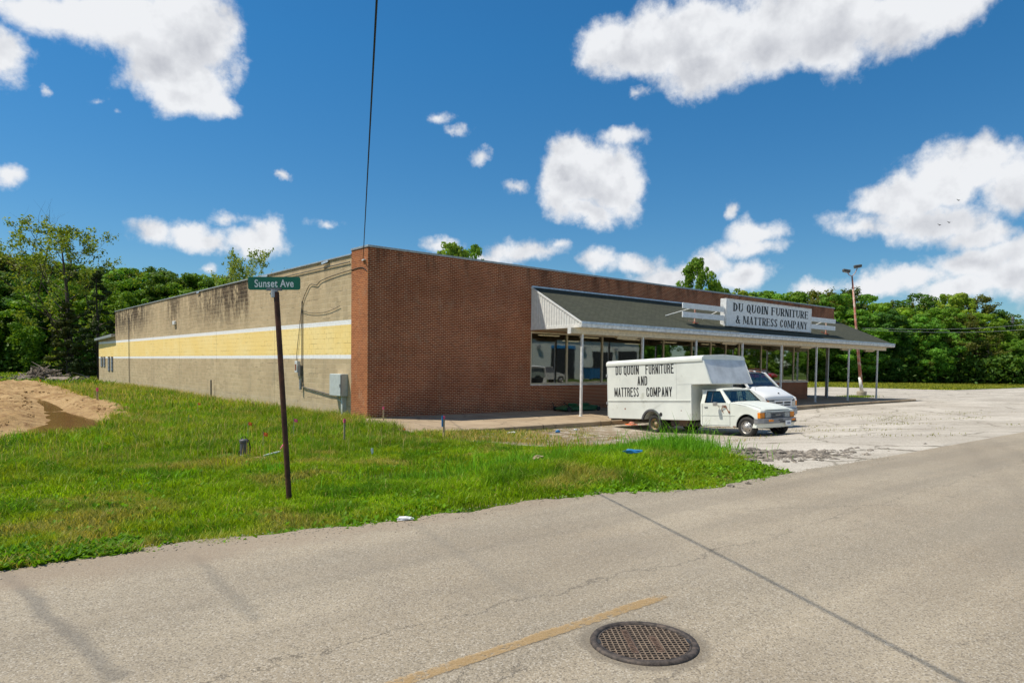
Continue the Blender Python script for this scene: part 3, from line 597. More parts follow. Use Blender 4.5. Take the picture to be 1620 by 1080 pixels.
for (x, y) in ((10.6, 1.6), (13.4, 1.6), (16.6, 1.5), (21, 2.4), (25, 2.4), (11.5, 6), (16.5, 6), (22, 6)):
    mb = MB(); mb.box(x - .65, x + .65, y - .07, y + .07, 3.20, 3.25); o = mb.build('ceiling_light', MT['tube'], B)
# furniture seen dimly through the panes
for (x, y, w, d, h) in ((10.0, 3.0, 1.9, .9, .85), (13.6, 2.6, 2.0, .9, .8), (18, 3.2, 2.0, 1.6, .6), (23.5, 3.0, 1.9, .9, .85), (29, 3, 2.0, .9, .8)):
    mb = MB(); mb.box(x - w/2, x + w/2, y - d/2, y + d/2, -.2, .25); mb.box(x - w/2, x + w/2, y + d/2 - .2, y + d/2, .25, h); mb.box(x - w/2, x - w/2 + .2, y - d/2, y + d/2, .25, .45); mb.box(x + w/2 - .2, x + w/2, y - d/2, y + d/2, .25, .45)
    o = mb.build('sofa', MT['seat'], None, bevel=.05); tag(o, 'dark sofa standing inside the shop behind the %s' % {10.0: 'leftmost pane', 13.6: 'pane above the truck tail', 18: 'panes above the truck roof', 23.5: 'panes above the truck cab', 29: 'panes behind the van'}[x], 'sofa', 'sofas inside the shop')
# shop windows: frame with a pane, one bay after another
bays = [8.0, 10.25, 12.65, 15.6, 17.4, 19.9, 21.7, 23.2, 24.6, 27.1, 29.7, 31.1, 33.05]
for k in range(len(bays) - 1):
    a, b = bays[k], bays[k + 1]; door = (k == 6); z0 = -.2 if door else .93
    mb = MB(); g = .0015
    mb.box(a + g, a + .045, -.02, .09, z0, 3.28); mb.box(b - .045, b - g, -.02, .09, z0, 3.28); mb.box(a + .045, b - .045, -.02, .09, 3.20, 3.28); mb.box(a + .045, b - .045, -.02, .09, z0, z0 + .07)
    fr = mb.build('shop_door' if door else 'window', MT['cream'], B, bevel=.006)
    mb = MB(); mb.box(a + .045, b - .045, .03, .036, z0 + .07, 3.20); mb.build('pane', MT['glass'], fr)
    if door: mb = MB(); mb.tube([(a + .15, -.05, .75), (a + .15, -.08, .8), (a + .15, -.08, 1.2), (a + .15, -.05, 1.25)], .012); mb.build('handle', MT['galv'], fr)
mb = MB(); mb.box(7.99, 33.1, -.05, .10, .895, .932); mb.build('window_sill', MT['white'], B, bevel=.005)
for (a, b) in ((.30, 1.9), (1.9, 3.8), (3.8, 5.7)):
    mb = MB(); mb.box(32.98, 33.06, a + .002, a + .05, .93, 3.28); mb.box(32.98, 33.06, b - .05, b - .002, .93, 3.28); mb.box(32.98, 33.06, a + .05, b - .05, 3.2, 3.28); mb.box(32.98, 33.06, a + .05, b - .05, .93, 1.0); fr = mb.build('window', MT['cream'], B)
    mb = MB(); mb.box(33.01, 33.016, a + .05, b - .05, 1.0, 3.2); mb.build('pane', MT['glass'], fr)
mb = MB(); mb.box(36.0, 36.17, .06, .23, -.235, 3.3); mb.build('corner_column', MT['galv'], B, bevel=.008)
mb = MB(); mb.box(33.05, LX, .3, 5.7, 3.3, 3.36); mb.build('porch_ceiling', MT['soffit'], B)
# canopy
EX0, EX1, EY, EZ, RZ = 8.03, 39.1, -3.08, 3.55, 5.20
mb = MB(); mb.grid([[(x, 0.0 - .002, RZ) for x in (EX0, EX1 - 2.3)], [(x, EY, EZ) for x in (EX0, EX1)]])
v0 = len(mb.v); mb.grid([[(x, -.002, RZ - .08) for x in (EX0, EX1 - 2.3)], [(x, EY, EZ - .08) for x in (EX0, EX1)]])
mb.add([(EX1, EY, EZ), (EX1 - 2.3, 0, RZ), (EX1, 3.2, EZ), (EX1 - 2.3, 3.2, EZ + .75)], [(0, 2, 3, 1)])
cn = mb.build('canopy_roof', MT['shingle'], B)
# gable with vertical siding ribs
mb = MB(); mb.add([(EX0, 0, 3.33), (EX0, EY, 3.36), (EX0, EY, EZ), (EX0, 0, RZ + .02), (EX0 - .03, 0, 3.33), (EX0 - .03, EY, 3.36), (EX0 - .03, EY, EZ), (EX0 - .03, 0, RZ + .02)], [(0,1,2,3),(7,6,5,4),(0,4,5,1),(1,5,6,2),(2,6,7,3),(3,7,4,0)])
for k in range(20):
    y = -.08 - k * .152
    if y < EY + .08: break
    zt = RZ + (EZ - RZ) * (y / EY) - .02; mb.box(EX0 - .045, EX0 - .029, y - .022, y + .022, 3.46, zt)
mb.bar((EX0 - .035, -.005, 3.39), (EX0 - .035, EY, 3.42), .03, .12); mb.bar((EX0 - .035, 0, RZ - .01), (EX0 - .035, EY, EZ), .05, .07)
mb.build('gable_siding', MT['siding'], B)
mb = MB(); mb.box(EX0 - .05, EX1 + .03, EY - .035, EY, 3.37, 3.58); mb.box(EX1, EX1 + .03, EY, 3.2, 3.35, 3.57); mb.build('fascia', MT['white'], B, bevel=.006)
mb = MB(); mb.box(EX0 - .04, EX1 + .01, EY - .06, EY - .037, 3.50, 3.60); mb.build('drip_edge', MT['flash'], B)
mb = MB(); mb.box(EX0 - .02, EX1 - 2.3, -.05, -.004, RZ + .005, RZ + .075); mb.build('wall_flashing', MT['flash'], B)
mb = MB(); mb.box(EX0, EX1 - .01, EY + .002, -.003, 3.335, 3.36); mb.build('soffit', MT['soffit'], B)
mb = MB(); mb.box(7.62, 38.3, -2.87, -2.70, 3.10, 3.334); mb.build('beam', MT['cream'], B, bevel=.006)
mb = MB(); mb.box(7.60, 7.618, -2.88, -2.69, 3.09, 3.34); mb.build('beam_end_cap', MT['white'], B)
for x in (8.35, 12.25, 16.3, 20.4, 24.4, 28.5, 32.8, 37.1):
    zb = -.235 + (slab_out(x) + .235) * (2.79 / 4.52)
    mb = MB(); mb.box(x - .045, x + .045, -2.835, -2.745, zb, 3.10); mb.box(x - .08, x + .08, -2.87, -2.71, zb, zb + .012); mb.build('canopy_post', MT['white'], B, bevel=.008)
for (x, s) in ((12.1, -1), (20.2, -1), (28.3, -1), (33.5, 1), (37.0, -1)):
    mb = MB(); mb.box(x - 1.4, x - .06, -2.66, -2.50, 3.02, 3.10); mb.box(x - .75, x - .65, -2.62, -2.54, 3.10, 3.335); mb.tube([(x - 1.35, -2.58, 3.0), (x - .1, -2.58, 3.0)], .02)
    mb.build('canopy_light', MT['cream'], B, bevel=.01)
# low extension at the far end of the side wall
X2 = empty('rear_annex', (0, LY, 0)); tag(X2, 'low banded block annex with metal roof at the far end of the side wall', 'annex')
def bx(name, mat, dims, parent, bev=0):
    mb = MB(); mb.box(*dims); return mb.build(name, mat, parent, bevel=bev)
o = bx('block_wall', MT['block'], (.02, 12, .003, 7.3, -.8, 3.75), X2)
mb = MB(); mb.add([(-.30, .003, 3.76), (-.30, 7.5, 3.56), (-.30, .003, 4.0), (-.30, 7.5, 3.76), (12, .003, 3.85), (12, 7.7, 3.55), (12, .003, 4.05), (12, 7.7, 3.78)], [(0,1,3,2),(4,6,7,5),(0,4,5,1),(2,3,7,6),(1,5,7,3),(0,2,6,4)]); mb.build('metal_roof', MT['coping'], X2, bevel=.01)
for y0 in (1.0, 2.3, 4.3, 5.5):
    mb = MB(); mb.box(-.02, .018, y0, y0 + .75, .85 if y0 < 3 else 1.2, 2.1); fr = mb.build('louvre_vent', MT['frame'], X2)
    mb = MB(); z = .92 if y0 < 3 else 1.27
    while z < 2.05: mb.bar((-.035, y0 + .04, z), (-.035, y0 + .71, z), .02, .05); z += .115
    mb.build('slat', MT['flash'], fr)

# ------------------------------------------------------------------ lettering engine
def glyph(ch, Wd, t, ty, serif):
    """polygons (quads) for one capital letter of height 1; returns (polys, advance)"""
    P = []; rb = .5 if serif else Wd / 2; W_ = Wd
    def rc(x0, y0, x1, y1): P.append([(x0, y0), (x1, y0), (x1, y1), (x0, y1)])
    def arc(cx, cy, rx, ry, tx, tyy, a0, a1, n=12):
        for i in range(n):
            A = R(a0 + (a1 - a0) * i / n); B_ = R(a0 + (a1 - a0) * (i + 1) / n)
            P.append([(cx + rx * math.cos(A), cy + ry * math.sin(A)), (cx + rx * math.cos(B_), cy + ry * math.sin(B_)), (cx + (rx - tx) * math.cos(B_), cy + (ry - tyy) * math.sin(B_)), (cx + (rx - tx) * math.cos(A), cy + (ry - tyy) * math.sin(A))])
    def ln(x0, y0, x1, y1, w): P.append([(x0 - w / 2, y0), (x0 + w / 2, y0), (x1 + w / 2, y1), (x1 - w / 2, y1)])
    def sf(x, y, w=None, th=None):
        if serif:
            w = w or t; e = .075; h_ = ty; rc(x - e, y, x + w + e, y + h_)
    th = t; tn = ty if not serif else ty * 1.1
    if ch == 'I': rc(0, 0, t, 1); sf(0, 0); sf(0, 1 - ty); W_ = t
    elif ch in 'OQ':
        arc(W_/2, 1 - rb, W_/2, rb, t, ty, 0, 180); arc(W_/2, rb, W_/2, rb, t, ty, 180, 360)
        if not serif: rc(0, rb, t, 1 - rb); rc(W_ - t, rb, W_, 1 - rb)
        if ch == 'Q': P.append([(W_*.5, .16), (W_*.5 + t*.8, .2), (W_*1.12, -.10), (W_*.95, -.16)])
    elif ch in 'CG':
        arc(W_/2, 1 - rb, W_/2, rb, t, ty, 25 if serif else 0, 180); arc(W_/2, rb, W_/2, rb, t, ty, 180, 335 if serif else 360)
        if not serif: rc(0, rb, t, 1 - rb); rc(W_ - t, rb, W_, .38); rc(W_ - t, .62, W_, 1 - rb)
        else: rc(W_*.93 - .05, .66, W_*.93, .99); 
    elif ch == 'U':
        arc(W_/2, min(rb, .36), W_/2, min(rb, .36), t if not serif else t*.85, ty, 180, 360); b_ = min(rb, .36); rc(0, b_, t, 1); rc(W_ - (t if not serif else tn * 1.3), b_, W_, 1); sf(0, 1 - ty); sf(W_ - tn*1.3, 1 - ty, tn*1.3)
    elif ch == 'D':
        rc(0, 0, t, 1); q = .5 if serif else .24; rx = W_ - t*.5 if serif else .22
        rc(t, 0, W_ - rx, ty); rc(t, 1 - ty, W_ - rx, 1); arc(W_ - rx, 1 - q, rx, q, t, ty, 0, 90); arc(W_ - rx, q, rx, q, t, ty, 270, 360)
        if not serif: rc(W_ - t, q, W_, 1 - q)
        if serif: rc(-.07, 0, 0, ty); rc(-.07, 1 - ty, 0, 1)
    elif ch in 'PR':
        rc(0, 0, t, 1); yb = .46; hh = (1 - yb) / 2; rx = min(hh, W_ - t)
        rc(t, 1 - ty, W_ - rx, 1); rc(t, yb, W_ - rx, yb + ty); arc(W_ - rx, yb + hh, rx, hh, t, ty, -90, 90)
        if ch == 'R':
            if serif: P.append([(W_*.38, yb), (W_*.38 + t*1.1, yb), (W_*1.08, 0), (W_*1.08 - t*1.1, 0)]); rc(W_*1.08 - .1, 0, W_*1.08 + .05, ty)
            else: rc(W_ - t, 0, W_, yb - .02); P.append([(W_ - t - .03, yb), (W_ - .03, yb + .03), (W_, yb - .04), (W_ - t, yb - .02)])
        sf(0, 0); 
        if serif: rc(-.07, 1 - ty, 0, 1)
    elif ch == 'F':
        rc(0, 0, t, 1); rc(t, 1 - ty, W_, 1); rc(t, .5, W_*.82, .5 + ty); sf(0, 0)
        if serif: rc(-.07, 1 - ty, 0, 1); rc(W_ - .045, .74, W_, 1); rc(W_*.82 - .04, .38, W_*.82, .66)
    elif ch == 'E':
        rc(0, 0, t, 1); rc(t, 1 - ty, W_, 1); rc(t, .49, W_*.84, .49 + ty); rc(t, 0, W_, ty)
        if serif: rc(-.07, 1 - ty, 0, 1); rc(-.07, 0, 0, ty); rc(W_ - .045, .76, W_, 1); rc(W_ - .045, 0, W_, .24); rc(W_*.84 - .04, .38, W_*.84, .64)
    elif ch == 'T':
        rc(W_/2 - t/2, 0, W_/2 + t/2, 1); rc(0, 1 - ty, W_, 1); sf(W_/2 - t/2, 0)
        if serif: rc(0, .74, .045, 1); rc(W_ - .045, .74, W_, 1)
    elif ch == 'N':
        s_ = t if not serif else tn * 1.3
        rc(0, 0, s_, 1); rc(W_ - s_, 0, W_, 1); w = t * (1.15 if serif else 1.0); P.append([(0, 1), (w, 1), (W_, 0), (W_ - w, 0)])
        sf(0, 0, s_); sf(W_ - s_, 1 - ty, s_)
        if serif: rc(-.07, 1 - ty, 0, 1)
    elif ch == 'M':
        W_ = Wd * (1.5 if serif else 1.34); s_ = t if not serif else tn * 1.3
        rc(0, 0, s_, 1); rc(W_ - t, 0, W_, 1); P.append([(0, 1), (t*1.1, 1), (W_/2 + t*.4, .12), (W_/2 - t*.4, .12)]); w2 = t if not serif else tn
        P.append([(W_ - w2, 1), (W_, 1), (W_/2 + t*.4, .12), (W_/2 + t*.4 - w2, .12)]); sf(0, 0, s_); sf(W_ - t, 0)
        if serif: rc(-.07, 1 - ty, 0, 1); rc(W_, 1 - ty, W_ + .07, 1)
    elif ch == 'A':
        W_ = Wd * 1.05; l = t if not serif else tn; ap = W_ / 2
        P.append([(0, 0), (l, 0), (ap + l/2, 1), (ap - l/2, 1)]); P.append([(W_ - t, 0), (W_, 0), (ap + t/2, 1), (ap - t/2, 1)]); rc(W_*.24, .25, W_*.78, .25 + ty)
        if serif: rc(-.06, 0, l + .06, ty); rc(W_ - t - .06, 0, W_ + .05, ty)
    elif ch == 'Y':
        P.append([(0, 1), (t, 1), (W_/2 + t/2, .42), (W_/2 - t/2, .42)]); w2 = t if not serif else tn; P.append([(W_ - w2, 1), (W_, 1), (W_/2 + w2/2, .42), (W_/2 - w2/2, .42)]); rc(W_/2 - t/2, 0, W_/2 + t/2, .44); sf(W_/2 - t/2, 0)
        if serif: rc(-.06, 1 - ty, t + .06, 1); rc(W_ - w2 - .06, 1 - ty, W_ + .06, 1)
    elif ch == 'S':
        W_ = Wd * .92; hh = .27 if serif else .5 - .24; r_ = W_ / 2
        a = .5 - ty * .5; top_r = (1 - a) / 2; bot_r = (a + ty) / 2
        arc(r_, 1 - top_r, r_, top_r, t*.95, ty*1.05, 20, 180); arc(r_, bot_r, r_, bot_r, t*.95, ty*1.05, -160, 0)
        P.append([(0, 1 - top_r), (t, 1 - top_r), (W_, bot_r), (W_ - t, bot_r)])
        if serif: rc(W_*.9 - .04, .70, W_*.9, 1); rc(.02, 0, .06, .3)
    elif ch == '&':
        W_ = Wd * 1.25; arc(W_*.42, .76, W_*.22, .24, t*.6, ty, 0, 360, 20); arc(W_*.36, .27, W_*.36, .27, t, ty, 60, 330, 20)
        P.append([(W_*.20, .72), (W_*.20 + t, .72), (W_*1.02, 0), (W_*1.02 - t, 0)]); P.append([(W_*.80, .40), (W_*.86, .40), (W_*.66, .10), (W_*.60, .12)]); rc(W_*.68, .40, W_*.98, .40 + ty)
    return P, W_
def line_of(text, Wd, t, ty, serif, gap, space):
    out = []; x = 0
    for ch in text:
        if ch == ' ': x += space; continue
        P, w = glyph(ch, Wd, t, ty, serif); out += [[(p[0] + x, p[1]) for p in q] for q in P]; x += w + gap
    return out, x - gap
def letters(mb, text, fn, x0, x1, z0, z1, Wd, t, ty, serif, gap, space, th):
    """lay a line of letters from x0 to x1, z0 to z1; fn(u, v, t) -> point"""
    P, L = line_of(text, Wd, t, ty, serif, gap, space)
    for j, q in enumerate(P):
        a = [fn(x0 + (x1 - x0) * p[0] / L, z0 + (z1 - z0) * p[1], th + (j % 5) * .0003) for p in q]; b = [fn(x0 + (x1 - x0) * p[0] / L, z0 + (z1 - z0) * p[1], 0) for p in q]
        mb.add(a + b, [(0,1,2,3),(7,6,5,4),(0,4,5,1),(1,5,6,2),(2,6,7,3),(3,7,4,0)])

# ------------------------------------------------------------------ sign on the canopy roof
SG = empty('store_sign', (23.9, -2.4, 3.9)); tag(SG, 'large white lettered sign with slats on brackets on the canopy roof', 'sign')
sg = lambda mb, name, mat, **k: (setattr(mb, 'v', [(a - 23.9, b + 2.4, c - 3.9) for a, b, c in mb.v]), mb.build(name, mat, SG, **k))[1]
mb = MB(); mb.box(19.38, 28.44, -2.42, -2.10, 3.98, 5.36); face = sg(mb, 'sign_box', MT['sign_white'], bevel=.015)
mb = MB()
for (a, b, c, d) in ((19.36, 28.46, 3.955, 4.01), (19.36, 28.46, 5.33, 5.385)): mb.box(a, b, -2.445, -2.09, c, d)
mb.box(19.355, 19.42, -2.445, -2.09, 4.011, 5.329); mb.box(28.40, 28.465, -2.445, -2.09, 4.011, 5.329); sg(mb, 'sign_rim', MT['white'], bevel=.008)
mb = MB(); fs = lambda u, v, t: (u, -2.4205 - t, v)
letters(mb, 'DU QUOIN FURNITURE', fs, 20.05, 28.05, 4.76, 5.20, .62, .215, .065, True, .17, .42, .006)
sg(mb, 'lettering', MT['letter'], recalc=False); mb = MB(); letters(mb, '& MATTRESS COMPANY', fs, 20.30, 27.95, 4.13, 4.56, .62, .215, .065, True, .17, .38, .006)
sg(mb, 'lettering', MT['letter'], recalc=False)
for (a, b) in ((15.78, 19.34), (28.48, 31.76)):
    for (z0, z1) in ((4.66, 4.93), (4.22, 4.49)):
        mb = MB(); mb.box(a, b, -2.36, -2.30, z0, z1); sg(mb, 'slat', MT['sign_white'], bevel=.006)
zr = lambda y: RZ + (EZ - RZ) * (y / EY)
for x in (16.9, 20.6, 23.9, 27.3, 30.7):
    mb = MB(); zt = 4.93 if x in (16.9, 30.7) else 4.1
    mb.box(x - .03, x + .03, -2.29, -2.23, zr(-2.3), zt); mb.box(x - .16, x + .10, -2.42, -2.20, zr(-2.3), zr(-2.3) + .05); mb.bar((x, -2.4, zr(-2.4) + .05), (x - .3, -2.1, zr(-2.1) + .03), .04, .05); sg(mb, 'bracket', MT['rustred'])
for (a, b) in (((15.2, -1.75, zr(-1.75) + .02), (16.6, -2.3, 4.72)), ((18.2, -1.8, zr(-1.8) + .02), (18.9, -2.3, 4.72)), ((29.3, -1.75, zr(-1.75) + .02), (30.2, -2.3, 4.72))):
    mb = MB(); mb.tube([a, b], .022, 6); sg(mb, 'brace', MT['siding'])

# ------------------------------------------------------------------ things on the side wall
E_ = empty('electrical_cabinet', (0, 1.6, .5)); tag(E_, 'pale grey electrical cabinet on the block wall beside the brick corner', 'electrical box')
bx('cabinet_body', MT['cabinet'], (-.27, .012, -.02, .95, .0, .86), E_, .012); bx('door', MT['cabinet'], (-.295, -.272, .0, .93, .02, .84), E_, .006)
mb = MB(); mb.box(-.31, -.296, .02, .05, .35, .47); mb.tube([(-.285, -.024, .1), (-.285, -.024, .8)], .012); mb.build('latch', MT['trim'], E_)
mb = MB(); mb.box(-.16, .01, .1, .22, -.9, -.003); mb.tube([(-.12, .55, 0), (-.12, .5, -.15), (-.12, .3, -.2)], .02); mb.build('post', MT['cabinet'], E_)
E2 = empty('meter_box', (0, 6.15, 1.35)); tag(E2, 'small white meter box with rusty front under the wall cables', 'meter box')
bx('box', MT['white'], (-.13, .012, -.13, .13, 0, .5), E2, .01); bx('rusty_front', MT['rust'], (-.142, -.131, -.07, .07, .1, .36), E2); bx('side_box', MT['conduit'], (-.1, .012, -.40, -.15, -.15, .3), E2)
mb = MB(); mb.tube([(-.026, 5.75, 4.4), (-.026, 5.75, 1.1), (-.03, 5.72, .78), (-.03, 5.5, .72), (-.03, 3.2, .52), (-.03, 2.5, .50)], .024); o = mb.build('conduit', MT['conduit'], None); tag(o, 'dark conduit running down the block wall and along to the grey cabinet', 'conduit')
mb = MB(); mb.tube([(-.09, 5.75, .62), (-.09, 5.75, 1.05)], .06, 8); o = mb.build('conduit_coupling', MT['galv'], None); o.parent = bpy.data.objects['conduit']
def curve_pts(pts, n=6):
    out = []; P_ = [Vector(p) for p in pts]
    for i in range(len(P_) - 1):
        p0, p1, p2, p3 = P_[max(i-1, 0)], P_[i], P_[i+1], P_[min(i+2, len(P_)-1)]
        for k in range(n):
            t = k / n; out.append(.5 * ((2*p1) + (-p0 + p2)*t + (2*p0 - 5*p1 + 4*p2 - p3)*t*t + (-p0 + 3*p1 - 3*p2 + p3)*t**3))
    return out + [P_[-1]]
mb = MB(); mb.tube(curve_pts([(-.026, .05, 5.15), (-.026, .45, 5.32), (-.026, 1.3, 5.30), (-.026, 2.6, 5.24), (-.026, 3.9, 5.12), (-.026, 4.3, 4.98), (-.026, 4.9, 5.05), (-.026, 5.3, 4.8), (-.026, 5.7, 4.35), (-.026, 6.0, 3.3), (-.026, 6.3, 2.1), (-.026, 6.2, 1.8)]), .013, 6); o = mb.build('wall_cable', MT['wire'], None); tag(o, 'black cable drooping across the block wall from the brick corner to the meter box', 'cable')
mb = MB(); mb.tube(curve_pts([(-.026, 2.2, 4.0), (-.026, 3.4, 3.83), (-.026, 4.8, 3.85), (-.026, 5.72, 3.98)]), .009, 6); o = mb.build('wall_cable', MT['wire'], None); tag(o, 'short thin cable sagging right from the top of the conduit', 'cable')
mb = MB(); mb.tube([(-.026, 1.4, 5.62), (-.026, 9, 5.60)], .018, 6); o = mb.build('wall_cable', MT['conduit'], None); tag(o, 'straight thin cable running just below the side wall coping', 'cable')
mb = MB(); mb.tube([(-.05, 38.4, 5.1), (-.05, 38.4, -.3)], .026, 8); o = mb.build('downpipe', MT['conduit'], None); tag(o, 'thin dark pipe down the far end of the block wall', 'pipe')
mb = MB(); mb.tube([(-.15, 17.7, .75), (-.15, 17.7, -.5)], .04, 8); o = mb.build('vent_pipe', MT['conduit'], None); tag(o, 'short dark pipe standing in grass at the middle of the block wall', 'pipe')
mb = MB(); mb.box(-.12, .014, 25.2, 25.7, 4.1, 4.35); WL = mb.build('wall_light', MT['white'], None, bevel=.03); tag(WL, 'small white floodlight high on the far half of the block wall', 'wall light')
IN = empty('wall_insulator', (0, .16, 5.575)); IN.scale = (.6, .6, .6); tag(IN, 'small white insulator on the brick corner where the overhead wire lands', 'insulator')
bx('clamp', MT['white'], (-.12, -.014, .0, .35, -.05, .03), IN, .01); mb = MB(); mb.lathe([(.0, -.06), (.04, -.06), (.055, -.02), (.03, .01), (.045, .05), (0, .06)], (-.13, .02, 0), 'z', 10); mb.build('insulator_bell', MT['white'], IN, smooth=True)
A0 = Vector((-.10, .20, 5.60)); B0 = at(596, 0, 7.2); ext = B0 + (B0 - A0).normalized() * 16
pts = [A0 + (ext - A0) * t - Vector((0, 0, .0 * math.sin(math.pi * t))) for t in [k / 30 for k in range(31)]]
mb = MB(); mb.tube(pts, .012, 6); o = mb.build('overhead_wire', MT['wire'], None); tag(o, 'black overhead wire rising from the brick corner to the top of the picture', 'wire')
mb = MB(); mb.tube([(ext.x, ext.y, 0), (ext.x, ext.y, ext.z + .6)], [.16, .11], 14); o = mb.build('utility_pole', MT['bark'], None); tag(o, 'wooden utility pole at the roadside behind the viewer', 'utility pole')

# ------------------------------------------------------------------ street sign
bp = Vector((-8.78, -14.06, h1(-8.78, -14.06) - .05)); dsg = (bp - CAM).dot(cF); tp = at(437, 462, dsg)
SS = empty('street_sign', bp); tag(SS, 'green Sunset Ave street sign on a leaning rusty brown post', 'street sign')
mb = MB(); mb.tube([(0, 0, -.3), tuple(tp - bp)], .036, 14); mb.build('post', MT['rustpole'], SS, smooth=False)
# plate: built in its own frame facing the road
ux = Vector((cR.x, cR.y, 0)).normalized(); ux = (ux + Vector((0, .10, 0))).normalized(); uz = Vector((0, 0, 1)); tl = at(392, 438, dsg); tr = at(475, 438, dsg); blp = at(393, 458.5, dsg)
Wp = (tr - tl).length; Hp = (tl - blp).length; cpl = (at(392, 438, dsg) + at(475.5, 458.5, dsg)) / 2 - bp; ux = (tr - tl).normalized(); uy = uz.cross(ux).normalized(); uz = ux.cross(uy)
fp = lambda u, v, t: cpl + ux * u + uz * v - uy * t
mb = MB(); r_ = .03; a_, b_ = Wp / 2, Hp / 2; lp = []
for (sx_, sy_, a0) in ((1, 1, 0), (-1, 1, 90), (-1, -1, 180), (1, -1, 270)):
    for k in range(5): A = R(a0 + 22.5 * k); lp.append((sx_ * (a_ - r_) + r_ * math.cos(A), sy_ * (b_ - r_) + r_ * math.sin(A)))
mb.prism([lp], lambda p, t: fp(p[0], p[1], t), -.002, .002); pl_ = mb.build('sign_plate', MT['green'], SS)
cu = bpy.data.curves.new('lettering', 'FONT'); cu.body = 'Sunset Ave'; cu.align_x = 'CENTER'; cu.align_y = 'CENTER'; cu.size = 1; cu.offset = .018; cu.extrude = 0.0; cu.space_character = 1.06
to = bpy.data.objects.new('lettering_curve', cu); COL.objects.link(to); bpy.context.view_layer.update()
me = bpy.data.meshes.new_from_object(to.evaluated_get(bpy.context.evaluated_depsgraph_get())); bpy.data.objects.remove(to)
xsv = [v.co.x for v in me.vertices]; ysv = [v.co.y for v in me.vertices]; mx0, mx1, my0, my1 = min(xsv), max(xsv), min(ysv), max(ysv)
for v in me.vertices:
    u = ((v.co.x - mx0) / (mx1 - mx0) - .5) * Wp * .745 - Wp * .0; w = ((v.co.y - my0) / (my1 - my0) - .5) * Hp * .60; v.co = fp(u, w, .0045)
me.materials.clear(); me.materials.append(MT['signwhite']); lo = bpy.data.objects.new('lettering', me); COL.objects.link(lo); lo.parent = pl_
mb = MB(); g = fp(0, -b_ - .02, 0)
for k in range(2): mb.bar(fp(-.10, -b_ + .006, .006 + .0), fp(.10, -b_ + .006, .006), .02, .035)
mb.bar(fp(-.10, -b_ + .01, -.012), fp(.10, -b_ + .01, -.012), .012, .035); mb.tube([fp(0, -b_ - .10, 0), fp(0, -b_ - .0, 0)], .045, 12); mb.tube([fp(-.055, -b_ - .05, 0), fp(.055, -b_ - .05, 0)], .012, 8)
mb.build('bracket', MT['galv'], SS)

# ------------------------------------------------------------------ manhole
mc = Vector((-9.33, -20.44, h1(-9.33, -20.44) + .008)); MH = empty('manhole_cover', mc, R(232)); MH.scale = (.955, .955, 1); tag(MH, 'round cast iron manhole cover set in the asphalt by the yellow line', 'manhole cover')
mb = MB(); mb.lathe([(.282, -.03), (.282, .012), (.296, .018), (.318, .016), (.326, .003), (.326, -.03)], n=64); mb.build('frame_ring', MT['iron'], MH, smooth=True)
mb = MB(); mb.lathe([(0, .002), (.276, .002), (.279, .010), (.268, .011), (.268, .003)], n=64); cv = mb.build('cover', MT['iron'], MH)
mb = MB(); r0 = .266; k = -8
def slots(u, v): return (abs(v + .085) < .027 and abs(u + .02) < .185) or (abs(v - .07) < .027 and abs(u - .03) < .125)
for ax in (0, 1):
    for k in range(-8, 9):
        c0 = k * .0325; L0 = math.sqrt(max(0, r0 * r0 - c0 * c0)); n = 60; run = None
        for i in range(n + 1):
            q = -L0 + 2 * L0 * i / n; u, v = (c0, q) if ax == 0 else (q, c0); free = not slots(u, v) and i < n
            if free and run is None: run = q
            if not free and run is not None:
                if ax == 0: mb.box(c0 - .0036, c0 + .0036, run, q, .002, .0105)
                else: mb.box(run, q, c0 - .0036, c0 + .0036, .002, .0098)
                run = None
mb.build('grid_rib', MT['ironpale'], MH).parent = cv
for (v0, hl, uo) in ((-.085, .18, -.02), (.07, .12, .03)):
    mb = MB(); mb.box(uo - hl, uo + hl, v0 - .022, v0 + .022, .002, .006); x = uo - hl + .02; rr = random.Random(3)
    while x < uo + hl - .02: mb.box(x, x + .006, v0 - .014, v0 + .014, .006, .010); mb.box(x + .006, x + .014, v0 + rr.choice((-.012, .0, .008)), v0 + .014, .006, .0095); x += .022
    mb.build('raised_plaque', MT['ironrust'], MH).parent = cv
for q_ in (-.29, .262): mb = MB(); mb.box(-.03, .03, q_, q_ + .028, .004, .0125); mb.build('pick_hole', MT['black'], MH).parent = cv

# ------------------------------------------------------------------ vehicles
def wheel(parent, c, r, wid, out, rim, holes=True, mat_rim=None, n=36):
    """c: hub centre at the outer face; out = -1 when the outer face looks to -Y"""
    mb = MB(); w = wid
    pf = [(r * .60, -.01), (r * .72, .004), (r * .90, -.002), (r * .965, -.018), (r, -.04), (r, -w + .04), (r * .96, -w + .015), (r * .6, -w)]
    mb.lathe([(a, b * -out * -1 if False else -out * -b) for a, b in pf], c, 'y', n); wh = mb.build('wheel', MT['tyre'], parent, smooth=True)
    o = -out
    mb = MB(); mb.lathe([(r * .62, o * .004), (r * .585, o * -.006), (r * .55, o * .02 * 0 - o * -.03 * -1), (r * .50, -o * -.035 * -1), (r * .34, -o * -.012 * -1 if rim == 'hub' else -o * .07), (r * .22, -o * .0 if rim == 'hub' else -o * .085), (r * .16, o * .012 if rim == 'hub' else -o * .085), (.0001, o * .014 if rim == 'hub' else -o * .08)], c, 'y', n)
    mb.build('rim', mat_rim or MT['chrome'], wh, smooth=True)
    if holes:
        for k in range(8):
            t = 2 * math.pi * k / 8; hx, hz = c[0] + r * .43 * math.cos(t), c[2] + r * .43 * math.sin(t)
            mb = MB(); mb.lathe([(0.0001, out * .002), (.021, out * .002)], (hx, c[1] - o * -.0 + out * -.028 * 0 + out * .0, hz), 'y', 10); mb.build('rim_hole', MT['black'], wh)
    return wh
